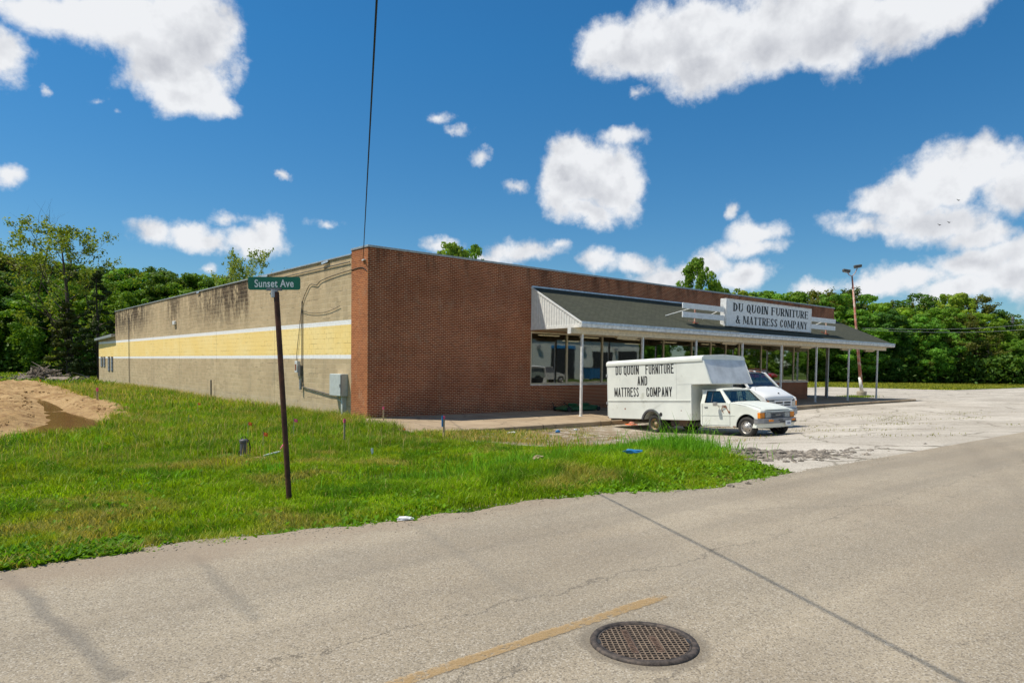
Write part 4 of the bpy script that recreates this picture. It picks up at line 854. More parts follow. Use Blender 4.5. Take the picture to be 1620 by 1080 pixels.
def arcpts(cx, cz, r, a0, a1, n=14): return [(cx + r * math.cos(R(a0 + (a1 - a0) * k / n)), cz + r * math.sin(R(a0 + (a1 - a0) * k / n))) for k in range(n + 1)]
TK = empty('box_truck'); tag(TK, 'old white pickup-based box truck lettered in black parked in front of the store', 'box truck')
tX = Vector((-.06967, -.99637, .0489)); tY = Vector((.99756, -.06976, 0)).normalized(); tZ = tX.cross(tY).normalized()
m = Matrix((tX, tY, tZ)).transposed().to_4x4(); m.translation = Vector((7.11, -11.14, -.375)); TK.matrix_world = m
WB = 3.787; BW = 2.28
def bxp(name, mat, d, parent=TK, bev=0.0): mb = MB(); mb.box(*d); return mb.build(name, mat, parent, bevel=bev)
sd_fn = lambda w0: (lambda p, t: (p[0], w0 + t, p[1]))
# cargo box (body) with the wheel tunnel cut out
arch = arcpts(-WB - .12, .36, .42, 165, 15)
prof = [(-6.12, .47)] + arch + [(-2.10, .47), (-2.10, 1.675), (-1.30, 1.675), (-1.60, 2.48), (-1.67, 2.55), (-6.12, 2.50)]
prof[1] = (prof[1][0], .47); prof[len(arch)] = (prof[len(arch)][0], .47)
mb = MB(); mb.prism([prof], sd_fn(0), 0, BW); BX = mb.build('cargo_box', MT['truckbox'], TK, bevel=.018)

mb = MB(); mb.grid([[(-1.29, .035, 1.70), (-1.29, BW - .035, 1.70)], [(-1.595, .035, 2.47), (-1.595, BW - .035, 2.47)], [(-1.64, .035, 2.53), (-1.64, BW - .035, 2.53)], [(-1.66, .035, 2.56), (-1.66, BW - .035, 2.56)]])
v_ = mb.v[:]; mb.add([(p[0] - .03, p[1], p[2] - .02) for p in v_], [tuple(reversed(f)) for f in mb.f]); mb.build('slanted_nose_panel', MT['boxgrey'], BX)
for w_ in (.035, BW - .035):
    mb = MB(); mb.bar((-1.285, w_, 1.69), (-1.592, w_, 2.475), .035, .012, (1, 0, .4)); 
    for k in range(16): t = (k + .5) / 16; mb.box(-1.285 - .307 * t - .004 + .008, -1.285 - .307 * t + .012, w_ - .008, w_ + .008, 1.69 + .785 * t - .008, 1.69 + .785 * t + .008)
    mb.build('riveted_edge', MT['truckbox'], BX)
mb = MB(); mb.prism([[(-.022, 2.44), (-.030, 2.50), (-.022, 2.57), (.02, 2.615), (.10, 2.645), (BW/2, 2.69), (BW - .10, 2.645), (BW - .02, 2.615), (BW + .022, 2.57), (BW + .03, 2.5), (BW + .022, 2.44), (BW + .0, 2.44), (BW, 2.49), (0, 2.49), (0, 2.44)]], lambda p, t: (t, p[0], p[1]), -6.15, -1.62)
mb.build('roof_cap', MT['truckbox'], BX, bevel=.01)
for (z0, z1, pr_) in ((1.10, 1.118, .012), (1.135, 1.15, .012)): bxp('side_rail', MT['truckbox'], (-6.10, -2.13, -pr_, .002, z0, z1), BX)
bxp('rail_groove', MT['trim'], (-6.10, -2.13, -.004, .001, 1.119, 1.134), BX); bxp('panel_seam', MT['bumper'], (-2.74, -2.736, -.002, .002, 1.16, 2.44), BX)
bxp('panel_seam', MT['bumper'], (-2.72, -1.32, -.003, .002, 1.69, 1.695), BX)
for x_ in (-6.10, -2.112): bxp('corner_trim', MT['truckbox'], (x_ - .02, x_ + .01, -.008, .03, .48, 2.43 if x_ < -3 else 1.66), BX, .003)
mb = MB(); ar_o = arcpts(-WB - .12, .37, .475, 168, 12); ar_i = arcpts(-WB - .12, .37, .40, 12, 168); mb.prism([ar_o + ar_i], sd_fn(0), -.03, .05); mb.build('arch_flare', MT['trim'], BX, bevel=.006)
mb = MB(); mb.lathe([(.0001, -.012), (.06, -.012), (.068, -.004), (.068, .004)], (-3.46, -.001, .66), 'y', 16); mb.build('filler_cap', MT['black'], BX)
mb = MB(); mb.lathe([(.0001, -.003), (.03, -.003), (.034, .001)], (-5.2, -.001, .84), 'y', 8); mb.build('rust_hole', MT['rust'], BX)
mb = MB(); mb.lathe([(.0001, -.002), (.018, -.002), (.02, .001)], (-2.55, -.001, .80), 'y', 8); mb.build('rust_hole', MT['rust'], BX)
for z_ in (2.05, 1.0): bxp('rear_hinge', MT['galv'], (-6.16, -6.11, -.03, .06, z_, z_ + .1), BX)
bxp('marker_lamp', MT['rust'], (-6.13, -6.07, -.012, .0, .50, .53), BX)
mb = MB(); fb_ = lambda u, v, t: (u, -.002 - t, v); lt = (.42, .128, .115, False, .12)
letters(mb, 'DU', fb_, -5.66, -5.36, 2.115, 2.435, *lt, .5, .004); letters(mb, 'QUOIN', fb_, -5.24, -4.48, 2.105, 2.425, *lt, .5, .004); letters(mb, 'FURNITURE', fb_, -4.15, -2.85, 2.09, 2.42, *lt, .5, .004); mb.build('lettering', MT['letter'], BX, recalc=False); mb = MB()
letters(mb, 'AND', fb_, -4.55, -4.08, 1.70, 2.03, *lt, .5, .004); mb.build('lettering', MT['letter'], BX, recalc=False); mb = MB()
letters(mb, 'MATTRESS', fb_, -5.74, -4.50, 1.29, 1.63, *lt, .5, .004); letters(mb, 'COMPANY', fb_, -4.12, -2.94, 1.285, 1.62, *lt, .5, .004)
mb.build('lettering', MT['letter'], BX, recalc=False)
# chassis
mb = MB()
for w_ in (.55, 1.32): mb.box(-5.9, .2, w_, w_ + .06, .34, .45)
for s_ in (-5.6, -4.6, -2.9, -1.9, -.8): mb.box(s_, s_ + .06, .61, 1.32, .36, .43)
mb.box(-3.1, -2.35, .12, .5, .26, .46); mb.tube([(-2.3, .35, .33), (-1.2, .35, .33)], .07); mb.tube([(-3.8, .95, .31), (-.6, .95, .38)], .035)
mb.box(-6.0, -5.9, .05, 2.2, .40, .47); mb.build('chassis', MT['frame'], TK)
mb = MB(); mb.tube([(-WB, .3, .31), (-WB, 1.6, .31)], .05); mb.lathe([(.02, -.14), (.13, -.08), (.15, 0), (.13, .08), (.02, .14)], (-WB, .95, .31), 'y', 16); mb.build('rear_axle', MT['frame'], TK); mb = MB(); mb.tube([(0, .2, .30), (0, 1.7, .30)], .035); mb.build('front_axle', MT['frame'], TK)
def wheel2(parent, x, w, r, wid, out, style, mat_rim):
    """out: +1 outer face looks to +Y, -1 to -Y; w is the outer face"""
    def L(pf): return [(a, out * b) for a, b in pf]
    c = (x, w, r - .005)
    mb = MB(); mb.lathe(L([(r * .62, -.012), (r * .70, .002), (r * .84, .006), (r * .93, -.004), (r * .985, -.022), (r, -.045), (r, -wid + .045), (r * .97, -wid + .015), (r * .62, -wid)]), c, 'y', 40); wh = mb.build('wheel', MT['tyre'], parent, smooth=True)
    if style == 'front': pf = [(r * .63, -.004), (r * .60, -.012), (r * .585, -.035), (r * .55, -.045), (r * .50, -.028), (r * .36, -.006), (r * .26, .0), (r * .24, .03), (r * .16, .045), (.0001, .048)]
    else: pf = [(r * .63, -.004), (r * .60, -.012), (r * .585, -.05), (r * .56, -.10), (r * .42, -.11), (r * .40, -.085), (r * .24, -.09), (r * .22, -.05), (.0001, -.05)]
    mb = MB(); mb.lathe(L(pf), c, 'y', 40); mb.build('rim', mat_rim, wh, smooth=True)
    for k in range(6 if style == 'front' else 5):
        t = 2 * math.pi * k / (6 if style == 'front' else 5) + .3; rr = r * (.43 if style == 'front' else .50)
        mb = MB(); mb.lathe([(.0001, out * (-.012 if style == 'front' else -.093)), (.026, out * (-.014 if style == 'front' else -.095))], (x + rr * math.cos(t), w, r - .005 + rr * math.sin(t)), 'y', 10); mb.build('rim_hole', MT['black'], wh)
    return wh
wheel2(TK, 0, .03, .315, .20, -1, 'front', MT['chrome']); wheel2(TK, 0, 1.87, .315, .20, 1, 'front', MT['chrome'])
wheel2(TK, -WB, .03, .315, .18, -1, 'rear', MT['tanrim']); wheel2(TK, -WB, .25, .315, .18, -1, 'rear', MT['tanrim'])
wheel2(TK, -WB, BW - .05, .315, .18, 1, 'rear', MT['tanrim']); wheel2(TK, -WB, BW - .27, .315, .18, 1, 'rear', MT['tanrim'])
# cab
CB_W = 1.90
front_arch = arcpts(0.0, .33, .385, 0, 180, 18)
sidep = [(-1.77, .36), (-1.70, .30), (-.395, .285)] + front_arch[::-1] + [(.40, .45), (.47, .56), (.50, .60), (.50, .79), (.42, .845), (.0, .955), (-.62, 1.055), (-1.77, 1.045)]
for w0, w1 in ((.045, .085), (CB_W - .085, CB_W - .045)):
    mb = MB(); mb.prism([sidep], sd_fn(0), w0, w1); sp = mb.build('fender_and_door_side', MT['truck'], TK, bevel=.012)
for w_ in (.045, CB_W - .045):
    e_ = -1 if w_ < 1 else 1; f = lambda a: (a, a + .003 * e_) if e_ > 0 else (a - .003, a)
    for (a, b, c, d) in ((-1.695, -1.685, .34, 1.03), (-.615, -.605, .33, 1.04)): bxp('door_gap', MT['trim'], (a, b, *f(w_), c, d))
    bxp('door_gap', MT['trim'], (-1.68, -.62, *f(w_), .335, .345))
    bxp('side_crease', MT['truck'], (-1.75, -.42, *(f(w_ + .006 * e_)), .655, .675))
# wheel liners
for w0, w1 in ((.09, .45), (CB_W - .45, CB_W - .09)):
    mb = MB(); ai = arcpts(0, .33, .40, -5, 185, 14); mb.grid([[(p[0], w0, p[1]) for p in ai], [(p[0], w1, p[1]) for p in ai], ]); mb.build('wheel_liner', MT['black'], TK)
# upper door frames and pillars
wf = lambda p, t: (p[0], .05 + (p[1] - 1.04) * .30 + t, p[1])
wf2 = lambda p, t: (p[0], CB_W - (.05 + (p[1] - 1.04) * .30 + t), p[1])
upo = [(-1.77, 1.045), (-.62, 1.057), (-.70, 1.10), (-1.02, 1.475), (-1.07, 1.50), (-1.66, 1.50), (-1.72, 1.47)]
hole = [(-1.60, 1.07), (-.765, 1.07), (-1.075, 1.445), (-1.57, 1.45)]
for fn in (wf, wf2):
    mb = MB(); mb.prism([upo, hole], fn, 0, .045); mb.build('window_frame', MT['truck'], TK, bevel=.006)
    mb = MB(); mb.prism([[(-1.61, 1.06), (-.75, 1.06), (-1.07, 1.455), (-1.58, 1.46)]], fn, .02, .026); mb.build('side_window', MT['carglass'], TK)
    mb = MB(); mb.prism([[(-1.355, 1.06), (-1.335, 1.06), (-1.335, 1.45), (-1.355, 1.45)]], fn, .008, .03); mb.build('window_divider', MT['trim'], TK)
    mb = MB()
    for (p, q) in ((hole[0], hole[1]), (hole[1], hole[2]), (hole[2], hole[3]), (hole[3], hole[0])): mb.bar(fn(p, .004), fn(q, .004), .012, .02)
    mb.build('window_seal', MT['black'], TK)
mb = MB(); rows = []
for s_, dz in ((-1.70, -.03), (-1.66, .0), (-1.5, .018), (-1.25, .02), (-1.10, .008), (-1.03, -.02)):
    rows.append([(s_, .05 + (1.5 - 1.04) * .30 - .005 + u * (CB_W - 2 * (.05 + .46 * .30) + .01), 1.50 + dz + .028 * math.sin(math.pi * min(max(u, 0), 1)) ** .6) for u in (0, .04, .12, .3, .5, .7, .88, .96, 1)])
mb.grid(rows); mb.grid([[(a[0], a[1], a[2] - .03) for a in r] for r in rows][::-1]); mb.build('cab_roof', MT['truck'], TK, smooth=True)
bxp('cab_rear_panel', MT['truck'], (-1.78, -1.745, .09, CB_W - .09, .33, 1.10), bev=.01)
mb = MB(); mb.bar((-1.76, .19, 1.10), (-1.72, .19, 1.50), .05, .08); mb.bar((-1.76, CB_W - .19, 1.10), (-1.72, CB_W - .19, 1.50), .05, .08); mb.box(-1.77, -1.72, .16, CB_W - .16, 1.42, 1.50); mb.build('rear_pillar', MT['truck'], TK)
bxp('rear_window', MT['carglass'], (-1.755, -1.75, .2, CB_W - .2, 1.10, 1.42))
# windscreen with pillars
a_, b_ = (-.625, .10, 1.065), (-1.035, .205, 1.475); mi = lambda p: (p[0], CB_W - p[1], p[2])
mb = MB(); mb.bar(a_, b_, .055, .05, (0, 1, 0)); mb.bar(mi(a_), mi(b_), .055, .05, (0, 1, 0)); mb.bar(b_, mi(b_), .05, .04); mb.build('windscreen_frame', MT['truck'], TK, bevel=.008)
mb = MB(); mb.add([(-.64, .12, 1.068), (-.64, CB_W - .12, 1.068), (-1.03, CB_W - .21, 1.462), (-1.03, .21, 1.462)], [(0, 1, 2, 3)]); mb.build('windscreen', MT['carglass'], TK)
mb = MB()
for p, q in (((-.632, .13, 1.072), (-1.015, .222, 1.455)), ((-.632, CB_W - .13, 1.072), (-1.015, CB_W - .222, 1.455)), ((-.632, .12, 1.07), (-.632, CB_W - .12, 1.07))): mb.bar(p, q, .014, .018)
mb.build('windscreen_seal', MT['black'], TK)
mb = MB()
for w_ in (.55, 1.15): mb.bar((-.60, w_, 1.085), (-.70, w_ + .5, 1.15), .012, .012)
mb.build('wiper', MT['black'], TK)
# hood and front
mb = MB(); rows = []
for s_, hz in ((-.66, 1.055), (-.60, 1.06), (-.3, 1.02), (0, .965), (.25, .905), (.40, .862), (.46, .842), (.50, .80)):
    rows.append([(s_ - .05 * (2 * u - 1) ** 4 * (1 if s_ > .2 else 0), .05 + u * (CB_W - .10), hz + .045 * (1 - (2 * u - 1) ** 6) - (.012 if .09 < u < .13 or .87 < u < .91 else 0)) for u in (0, .02, .06, .10, .12, .15, .25, .35, .5, .65, .75, .85, .88, .9, .94, .98, 1)])
mb.grid(rows); mb.build('hood', MT['truck'], TK, smooth=True)
for w_ in (.20, CB_W - .20):
    mb = MB(); mb.tube([(-.60, w_, 1.098), (-.3, w_, 1.058), (0, w_, 1.003), (.25, w_, .943), (.42, w_, .894)], .005, 4); mb.build('hood_gap', MT['trim'], TK)
bxp('cowl_vent', MT['trim'], (-.645, -.605, .25, CB_W - .25, 1.094, 1.104))
bxp('header_panel', MT['truck'], (.40, .50, .06, CB_W - .06, .76, .82), bev=.012)
bxp('grille_back', MT['black'], (.38, .47, .07, CB_W - .07, .56, .77))
for (w0, w1, nm, mt) in ((.03, .27, 'turn_signal', 'amber'), (.285, .585, 'headlight', 'lens'), (CB_W - .585, CB_W - .285, 'headlight', 'lens'), (CB_W - .27, CB_W - .03, 'turn_signal', 'amber')):
    o = bxp(nm, MT[mt], (.40 if mt == 'amber' else .45, .505, w0, w1, .585, .765), bev=.012)
    if mt == 'lens':
        mb = MB(); mb.box(.495, .512, w0 - .008, w0 + .004, .578, .772); mb.box(.495, .512, w1 - .004, w1 + .008, .578, .772); mb.box(.495, .512, w0 + .004, w1 - .004, .578, .588); mb.box(.495, .512, w0 + .004, w1 - .004, .762, .772); mb.build('headlight_bezel', MT['trim'], TK)
mb = MB()
for z_ in (.59, .635, .68, .725): mb.box(.47, .50, .61, CB_W - .61, z_, z_ + .02)
mb.box(.475, .505, .60, .62, .575, .765); mb.box(.475, .505, CB_W - .62, CB_W - .60, .575, .765); mb.box(.475, .505, .62, CB_W - .62, .752, .768); mb.build('grille', MT['bumper'], TK)
bxp('grille_badge', MT['chrome'], (.50, .512, .84, 1.10, .66, .70), bev=.006)
mb = MB(); lpb = [(.30, -.02), (.46, -.055), (.60, .08), (.655, .40), (.665, .95), (.655, CB_W - .40), (.60, CB_W - .08), (.46, CB_W + .055), (.30, CB_W + .02), (.30, CB_W - .02), (.46, CB_W), (.58, CB_W - .40), (.58, .40), (.46, .0), (.30, .02)]
mb.prism([lpb], lambda p, t: (p[0], p[1], t), .43, .575); mb.build('bumper', MT['bumper'], TK, bevel=.012)
mb = MB(); mb.prism([[(p[0] - .03, p[1] * .96 + .038) for p in lpb]], lambda p, t: (p[0] - (.43 - t) * .4, p[1], t), .29, .425); mb.build('front_valance', MT['truck'], TK, bevel=.01)
bxp('bumper_slot', MT['black'], (.60, .668, .82, 1.08, .455, .49)); bxp('bumper_slot', MT['black'], (.60, .668, 1.50, 1.72, .455, .49)); bxp('bumper_slot', MT['black'], (.60, .668, .75, .98, .515, .54))
bxp('bumper_signal', MT['amber'], (.60, .662, .28, .50, .485, .545), bev=.006); bxp('bumper_signal', MT['amber'], (.60, .662, CB_W - .42, CB_W - .22, .485, .545), bev=.006)
LP = bxp('license_plate', MT['signwhite'], (.672, .678, 1.10, 1.40, .345, .50), bev=.002)
mb = MB(); [mb.box(.6782, .679, 1.16 + .034 * k, 1.182 + .034 * k, .385, .385 + (.07, .055, .07, .06, .07, .066)[k]) for k in (1, 2, 3, 4, 5)]; mb.build('plate_marks', simple('blue_ink', (.06, .08, .2)), LP)
bxp('door_handle', MT['trim'], (-1.60, -1.47, .028, .046, .905, .935), bev=.004); bxp('door_handle', MT['trim'], (-1.60, -1.47, CB_W - .046, CB_W - .028, .905, .935), bev=.004)
mb = MB(); mb.box(-1.12, -1.0, -.16, -.05, .97, 1.09); MR = mb.build('door_mirror', MT['chrome'], TK, bevel=.02); mb = MB(); mb.tube([(-1.06, -.05, .99), (-1.02, .05, .97)], .012, 6); mb.tube([(-1.0, -.02, .94), (-.80, .0, .98), (-.72, .04, .95)], .008, 6); mb.build('mirror_arm', MT['bumper'], MR)
mb = MB(); mb.tube([(-.86, .03, 1.00), (-.90, .01, .85), (-.86, .04, .75)], .012, 6); mb.tube([(-.76, .03, .98), (-.70, .02, .86), (-.62, .03, .76)], .012, 6); mb.box(-.83, -.75, .02, .044, .92, .99); mb.box(-.66, -.60, .03, .044, .74, .80); mb.build('rusted_mirror_bracket', MT['rust'], TK)
bxp('rust_patch', MT['rust'], (-.50, -.40, .040, .0445, .30, .33)); bxp('rocker_rust', MT['rust'], (-1.2, -.6, .040, .0445, .298, .306))
# cab interior
bxp('cab_floor', MT['dark'], (-1.74, -.45, .10, CB_W - .10, .34, .38)); bxp('dashboard', MT['dark'], (-.95, -.66, .12, CB_W - .12, .80, 1.045), bev=.03)
mb = MB(); mb.box(-1.68, -1.25, .22, CB_W - .22, .60, .74); mb.box(-1.72, -1.58, .22, CB_W - .22, .74, 1.20); mb.build('bench_seat', MT['seat'], TK, bevel=.04)
mb = MB(); c_ = Vector((-1.05, 1.38, 1.10)); ax_ = Vector((-.55, 0, .83)).normalized(); p_ = [c_ + (Vector((0, 1, 0)) * math.cos(t) + ax_ * math.sin(t)) * .18 for t in [2 * math.pi * k / 24 for k in range(25)]]
mb.tube(p_, .014, 6); mb.tube([c_, c_ + Vector((.25, 0, -.14))], .02, 6); mb.bar(c_ - Vector((0, .17, 0)), c_ + Vector((0, .17, 0)), .03, .015); mb.build('steering_wheel', MT['black'], TK)

# white van
VN = empty('panel_van', (12.02, -9.6, -.455)); VN.rotation_euler = (0, R(1.5), R(-94)); tag(VN, 'white passenger van with rusty roof edge parked behind the box truck', 'van')
def bv(name, mat, d, bev=0.0, parent=None): mb = MB(); mb.box(*d); return mb.build(name, mat, parent or VN, bevel=bev)
Hh = 1.0
lo_ = [(-.02, .45)] + [(0.0, .80), (.0, 1.03), (-.05, 1.14), (-.75, 1.46), (-5.1, 1.46), (-5.1, .45)] + [(-4.62, .42)] + arcpts(-4.2, .36, .42, 172, 8)[::1] + [(-3.6, .42), (-1.5, .42)] + arcpts(-.98, .36, .42, 172, 8) + [(-.3, .45)]
for y0, y1 in ((-1.0, -.95), (.95, 1.0)): mb = MB(); mb.prism([lo_], lambda p, t: (p[0], t, p[1]), y0, y1); mb.build('body_side', MT['van'], VN, bevel=.02)
mb = MB(); rows = []
for x_, z_ in ((-.80, 1.475), (-.70, 1.46), (-.45, 1.37), (-.2, 1.26), (-.06, 1.19), (-.01, 1.15), (.01, 1.08), (.01, 1.03)):
    rows.append([(x_ - .14 * abs(2*u - 1) ** 5, -1.0 + 2 * u, z_ + .05 * (1 - abs(2*u - 1) ** 4) - (.03 if u in (0, 1) else 0)) for u in (0, .03, .08, .16, .3, .5, .7, .84, .92, .97, 1)])
mb.grid(rows); HD = mb.build('hood', MT['van'], VN, smooth=True)
bv('hood_badge', MT['black'], (-.17, -.13, -.03, .03, 1.285, 1.33), .008, HD)
bv('front_panel', MT['van'], (-.3, -.012, -.97, .97, .62, 1.03), .02); bv('grille_back', MT['black'], (-.02, .004, -.48, .60, .80, 1.03))
GR = None; mb = MB()
for (a, b, c, d) in ((-.50, -.44, .78, 1.06), (.56, .62, .78, 1.06), (.05, .12, .845, .995)): mb.box(.0, .035, a, b, c, d)
for (c, d) in ((.78, .845), (.995, 1.06)): mb.box(.0, .035, -.44, .56, c, d)
mb.box(.0, .033, -.44, .05, .90, .935); mb.box(.0, .033, .12, .56, .90, .935)
mb.build('grille', MT['sign_white'], VN, bevel=.008)
for (a, b) in ((-.78, -.53), (.65, .88)): bv('headlight', MT['lens'], (-.01, .02, a, b, .84, 1.03), .012)
for (a, b) in ((-.99, -.80), (.90, 1.0)): bv('turn_signal', MT['amber'], (-.08, .008, a, b, .84, 1.03), .012)
mb = MB(); lpv = [(-.35, -1.04), (-.05, -1.04), (.10, -.92), (.13, 0), (.10, .92), (-.05, 1.04), (-.35, 1.04), (-.35, 1.0), (-.08, .98), (.02, .85), (.04, 0), (.02, -.85), (-.08, -.98), (-.35, -1.0)]
mb.prism([lpv], lambda p, t: (p[0], p[1], t), .52, .74); mb.build('bumper', MT['galv'], VN, bevel=.02)
# greenhouse
ro = lambda x, u: (x, -.86 + 1.72 * u, 2.03 + .07 * (1 - abs(2*u - 1) ** 2.5))
mb = MB(); rows = [[(x_, p[1], p[2] + dz) for p in [ro(x_, u) for u in (0, .02, .08, .2, .35, .5, .65, .8, .92, .98, 1)]] for x_, dz in ((-1.34, -.04), (-1.40, .0), (-1.6, .015), (-3, .02), (-5.0, .01), (-5.08, -.05))]
mb.grid(rows); mb.grid([[(a[0], a[1], a[2] - .05) for a in r] for r in rows][::-1]); RF = mb.build('roof', MT['van'], VN, smooth=True)
mb = MB()
for k, (u0, u1) in enumerate(((.03, .15), (.42, .58), (.66, .88))):
    mb.grid([[(x_, ro(x_, u)[1], ro(x_, u)[2] + dz + .004) for u in (u0, (u0 + u1) / 2, u1)] for x_, dz in ((-1.345, -.035), (-1.40, .0), (-1.47 - .1 * (k % 2), .006))])
mb.build('roof_rust', MT['rust'], RF, recalc=False)
pa, pb_ = (-.78, .97, 1.47), (-1.37, .86, 2.02)
mb = MB()
for s_ in (-1, 1):
    mb.bar((pa[0], s_ * pa[1], pa[2]), (pb_[0], s_ * pb_[1], pb_[2]), .07, .07); mb.bar((-2.15, s_ * .985, 1.46), (-2.15, s_ * .86, 2.03), .09, .04); mb.bar((-3.5, s_ * .985, 1.46), (-3.5, s_ * .86, 2.03), .12, .04); mb.bar((-5.04, s_ * .985, 1.46), (-5.04, s_ * .86, 2.03), .12, .06); mb.bar((-1.36, s_ * .875, 1.99), (-5.05, s_ * .875, 1.99), .05, .08)
mb.build('pillar', MT['van'], VN, bevel=.01)
mb = MB(); mb.add([(-.79, -.93, 1.49), (-.79, .93, 1.49), (-1.38, .83, 2.015), (-1.38, -.83, 2.015)], [(0, 1, 2, 3)]); mb.build('windscreen', MT['carglass'], VN)
mb = MB(); mb.bar((-.77, -.94, 1.475), (-.77, .94, 1.475), .05, .03); mb.bar((-.74, -.6, 1.50), (-.86, .0, 1.57), .015, .015); mb.bar((-.74, .1, 1.50), (-.86, .7, 1.57), .015, .015); mb.build('wiper', MT['black'], VN)
for s_ in (-1, 1):
    for (a, b) in ((-.95, -2.12), (-2.2, -3.45), (-3.55, -5.0)):
        mb = MB(); x_t = min(a, -1.4); mb.add([(a, s_ * .965, 1.47), (b, s_ * .965, 1.47), (b, s_ * .865, 1.98), (x_t, s_ * .865, 1.98)], [(0, 1, 2, 3)]); mb.build('side_window', MT['carglass'], VN)
bv('floor_pan', MT['dark'], (-5.05, -.2, -.94, .94, .42, .5)); bv('engine_bay', MT['dark'], (-.72, -.05, -.9, .9, .5, 1.10)); bv('dashboard', MT['dark'], (-1.15, -.8, -.9, .9, 1.0, 1.44), .04)
for (x_, y_) in ((-1.8, -.5), (-1.8, .5), (-2.9, 0), (-3.8, 0)):
    mb = MB(); w_ = .27 if x_ == -1.8 else .7; mb.box(x_ - .25, x_ + .25, y_ - w_, y_ + w_, .7, .95); mb.box(x_ - .28, x_ - .14, y_ - w_, y_ + w_, .95, 1.65); mb.build('seat', MT['seat'], VN, bevel=.05)
for (x_, y_, o_) in ((-.98, -.93, -1), (-.98, .93, 1), (-4.2, -.93, -1), (-4.2, .93, 1)): wheel2(VN, x_, y_, .35, .22, o_, 'front', MT['chrome'])
mb = MB(); mb.box(-1.12, -1.02, -1.22, -1.03, 1.5, 1.7); mb.tube([(-1.05, -1.1, 1.52), (-1.0, -.97, 1.45)], .02, 6); mb.build('door_mirror', MT['black'], VN, bevel=.02)
mb = MB(); mb.tube([(-.55, -.88, 1.38), (-.62, -.90, 2.02)], .006, 5); mb.build('aerial', MT['black'], VN)

# cars across the street (seen mirrored in the shop glass)
def parked_car(loc, rz, paint, label):
    c = empty('parked_car', loc, rz); tag(c, label, 'car', 'cars parked across the street')
    lo = [(2.3, .35), (2.35, .75), (1.2, .98), (-2.2, 1.02), (-2.3, .35)] + [(-1.9, .32)] + arcpts(-1.4, .33, .37, 178, 2, 10) + [(1.0, .32)] + arcpts(1.45, .33, .37, 178, 2, 10)
    mb = MB(); mb.prism([lo], lambda p, t: (p[0], t, p[1]), -.88, .88); mb.build('body', paint, c, bevel=.05)
    mb = MB(); mb.add([(1.15, -.82, .98), (1.15, .82, .98), (.5, .70, 1.5), (.5, -.70, 1.5), (-2.1, -.82, 1.0), (-2.1, .82, 1.0), (-1.8, .70, 1.5), (-1.8, -.70, 1.5)], [(0,1,2,3),(4,7,6,5),(0,3,7,4),(1,5,6,2),(0,4,5,1)]); mb.build('window_glass', MT['trim'], c, bevel=.03)
    mb = MB(); mb.box(-1.85, .55, -.72, .72, 1.49, 1.56); mb.build('roof', paint, c, bevel=.03)
    for (x_, y_, o_) in ((1.45, -.85, -1), (1.45, .85, 1), (-1.4, -.85, -1), (-1.4, .85, 1)): wheel2(c, x_, y_, .33, .2, o_, 'front', MT['chrome'])
    for s_ in (-1, 1): bv('headlight', MT['lens'], (2.30, 2.36, s_ * .6 - .15, s_ * .6 + .15, .6, .75), .02, c); bv('tail_light', MT['redcar'], (-2.32, -2.25, s_ * .7 - .1, s_ * .7 + .1, .6, .85), .02, c)
    return c
parked_car((33.5, -26.5, .12), R(5), MT['tancar'], 'pale estate car across the street mirrored in the leftmost pane')
parked_car((84, -33, .12), R(92), MT['redcar'], 'red car across the street mirrored in the pane behind the van')

# ------------------------------------------------------------------ buildings and things across the street
WH = empty('warehouse', (34, -40, .1)); tag(WH, 'white metal warehouse with dark doors mirrored in the left panes', 'warehouse')
mb = MB(); mb.box(0, 30, -14, 0, -.5, 5.1)
for k in range(100):
    x_ = .15 + k * .3; mb.box(x_ - .03, x_ + .03, 0.001, .03, 0, 5.0)
mb.build('metal_wall', MT['ware'], WH)
for (a, b, c) in ((13.2, 17.2, 3.9), (20.6, 24.4, 3.6), (25.6, 29.4, 3.8), (5, 8, 3.6)): bx('roller_door', MT['dark'], (a, b, .002, .06, 0, c), WH); bx('door_header', MT['blue'] if a == 13.2 else MT['ware'], (a - .1, b + .1, .032, .09, c, c + .35), WH)
bx('roof_edge', MT['galv'], (-.2, 30.2, -14.2, .25, 5.1, 5.3), WH); 
for x_ in (11, 18.8, 24.9): mb = MB(); mb.box(x_ - .2, x_ + .2, .03, .4, 3.8, 4.2); mb.build('wall_lamp', MT['galv'], WH)
DP = empty('dumpster', (52.0, -37.6, .1)); tag(DP, 'blue dumpster by the warehouse mirrored in the third pane', 'dumpster')
mb = MB(); mb.prism([[(-.9, .15), (.9, .15), (1.1, 1.5), (-1.1, 1.5)]], lambda p, t: (p[0], t, p[1]), -.6, .6); mb.build('bin', MT['dumpster'], DP, bevel=.02)
bx('lid', MT['trim'], (-1.15, 1.15, -.65, .65, 1.505, 1.56), DP)
for x_ in (-.7, .7):
    for y_ in (-.45, .45): mb = MB(); mb.lathe([(.01, -.03), (.09, -.03), (.09, .03), (.01, .03)], (x_, y_, .09), 'y', 12); mb.build('caster', MT['black'], DP)

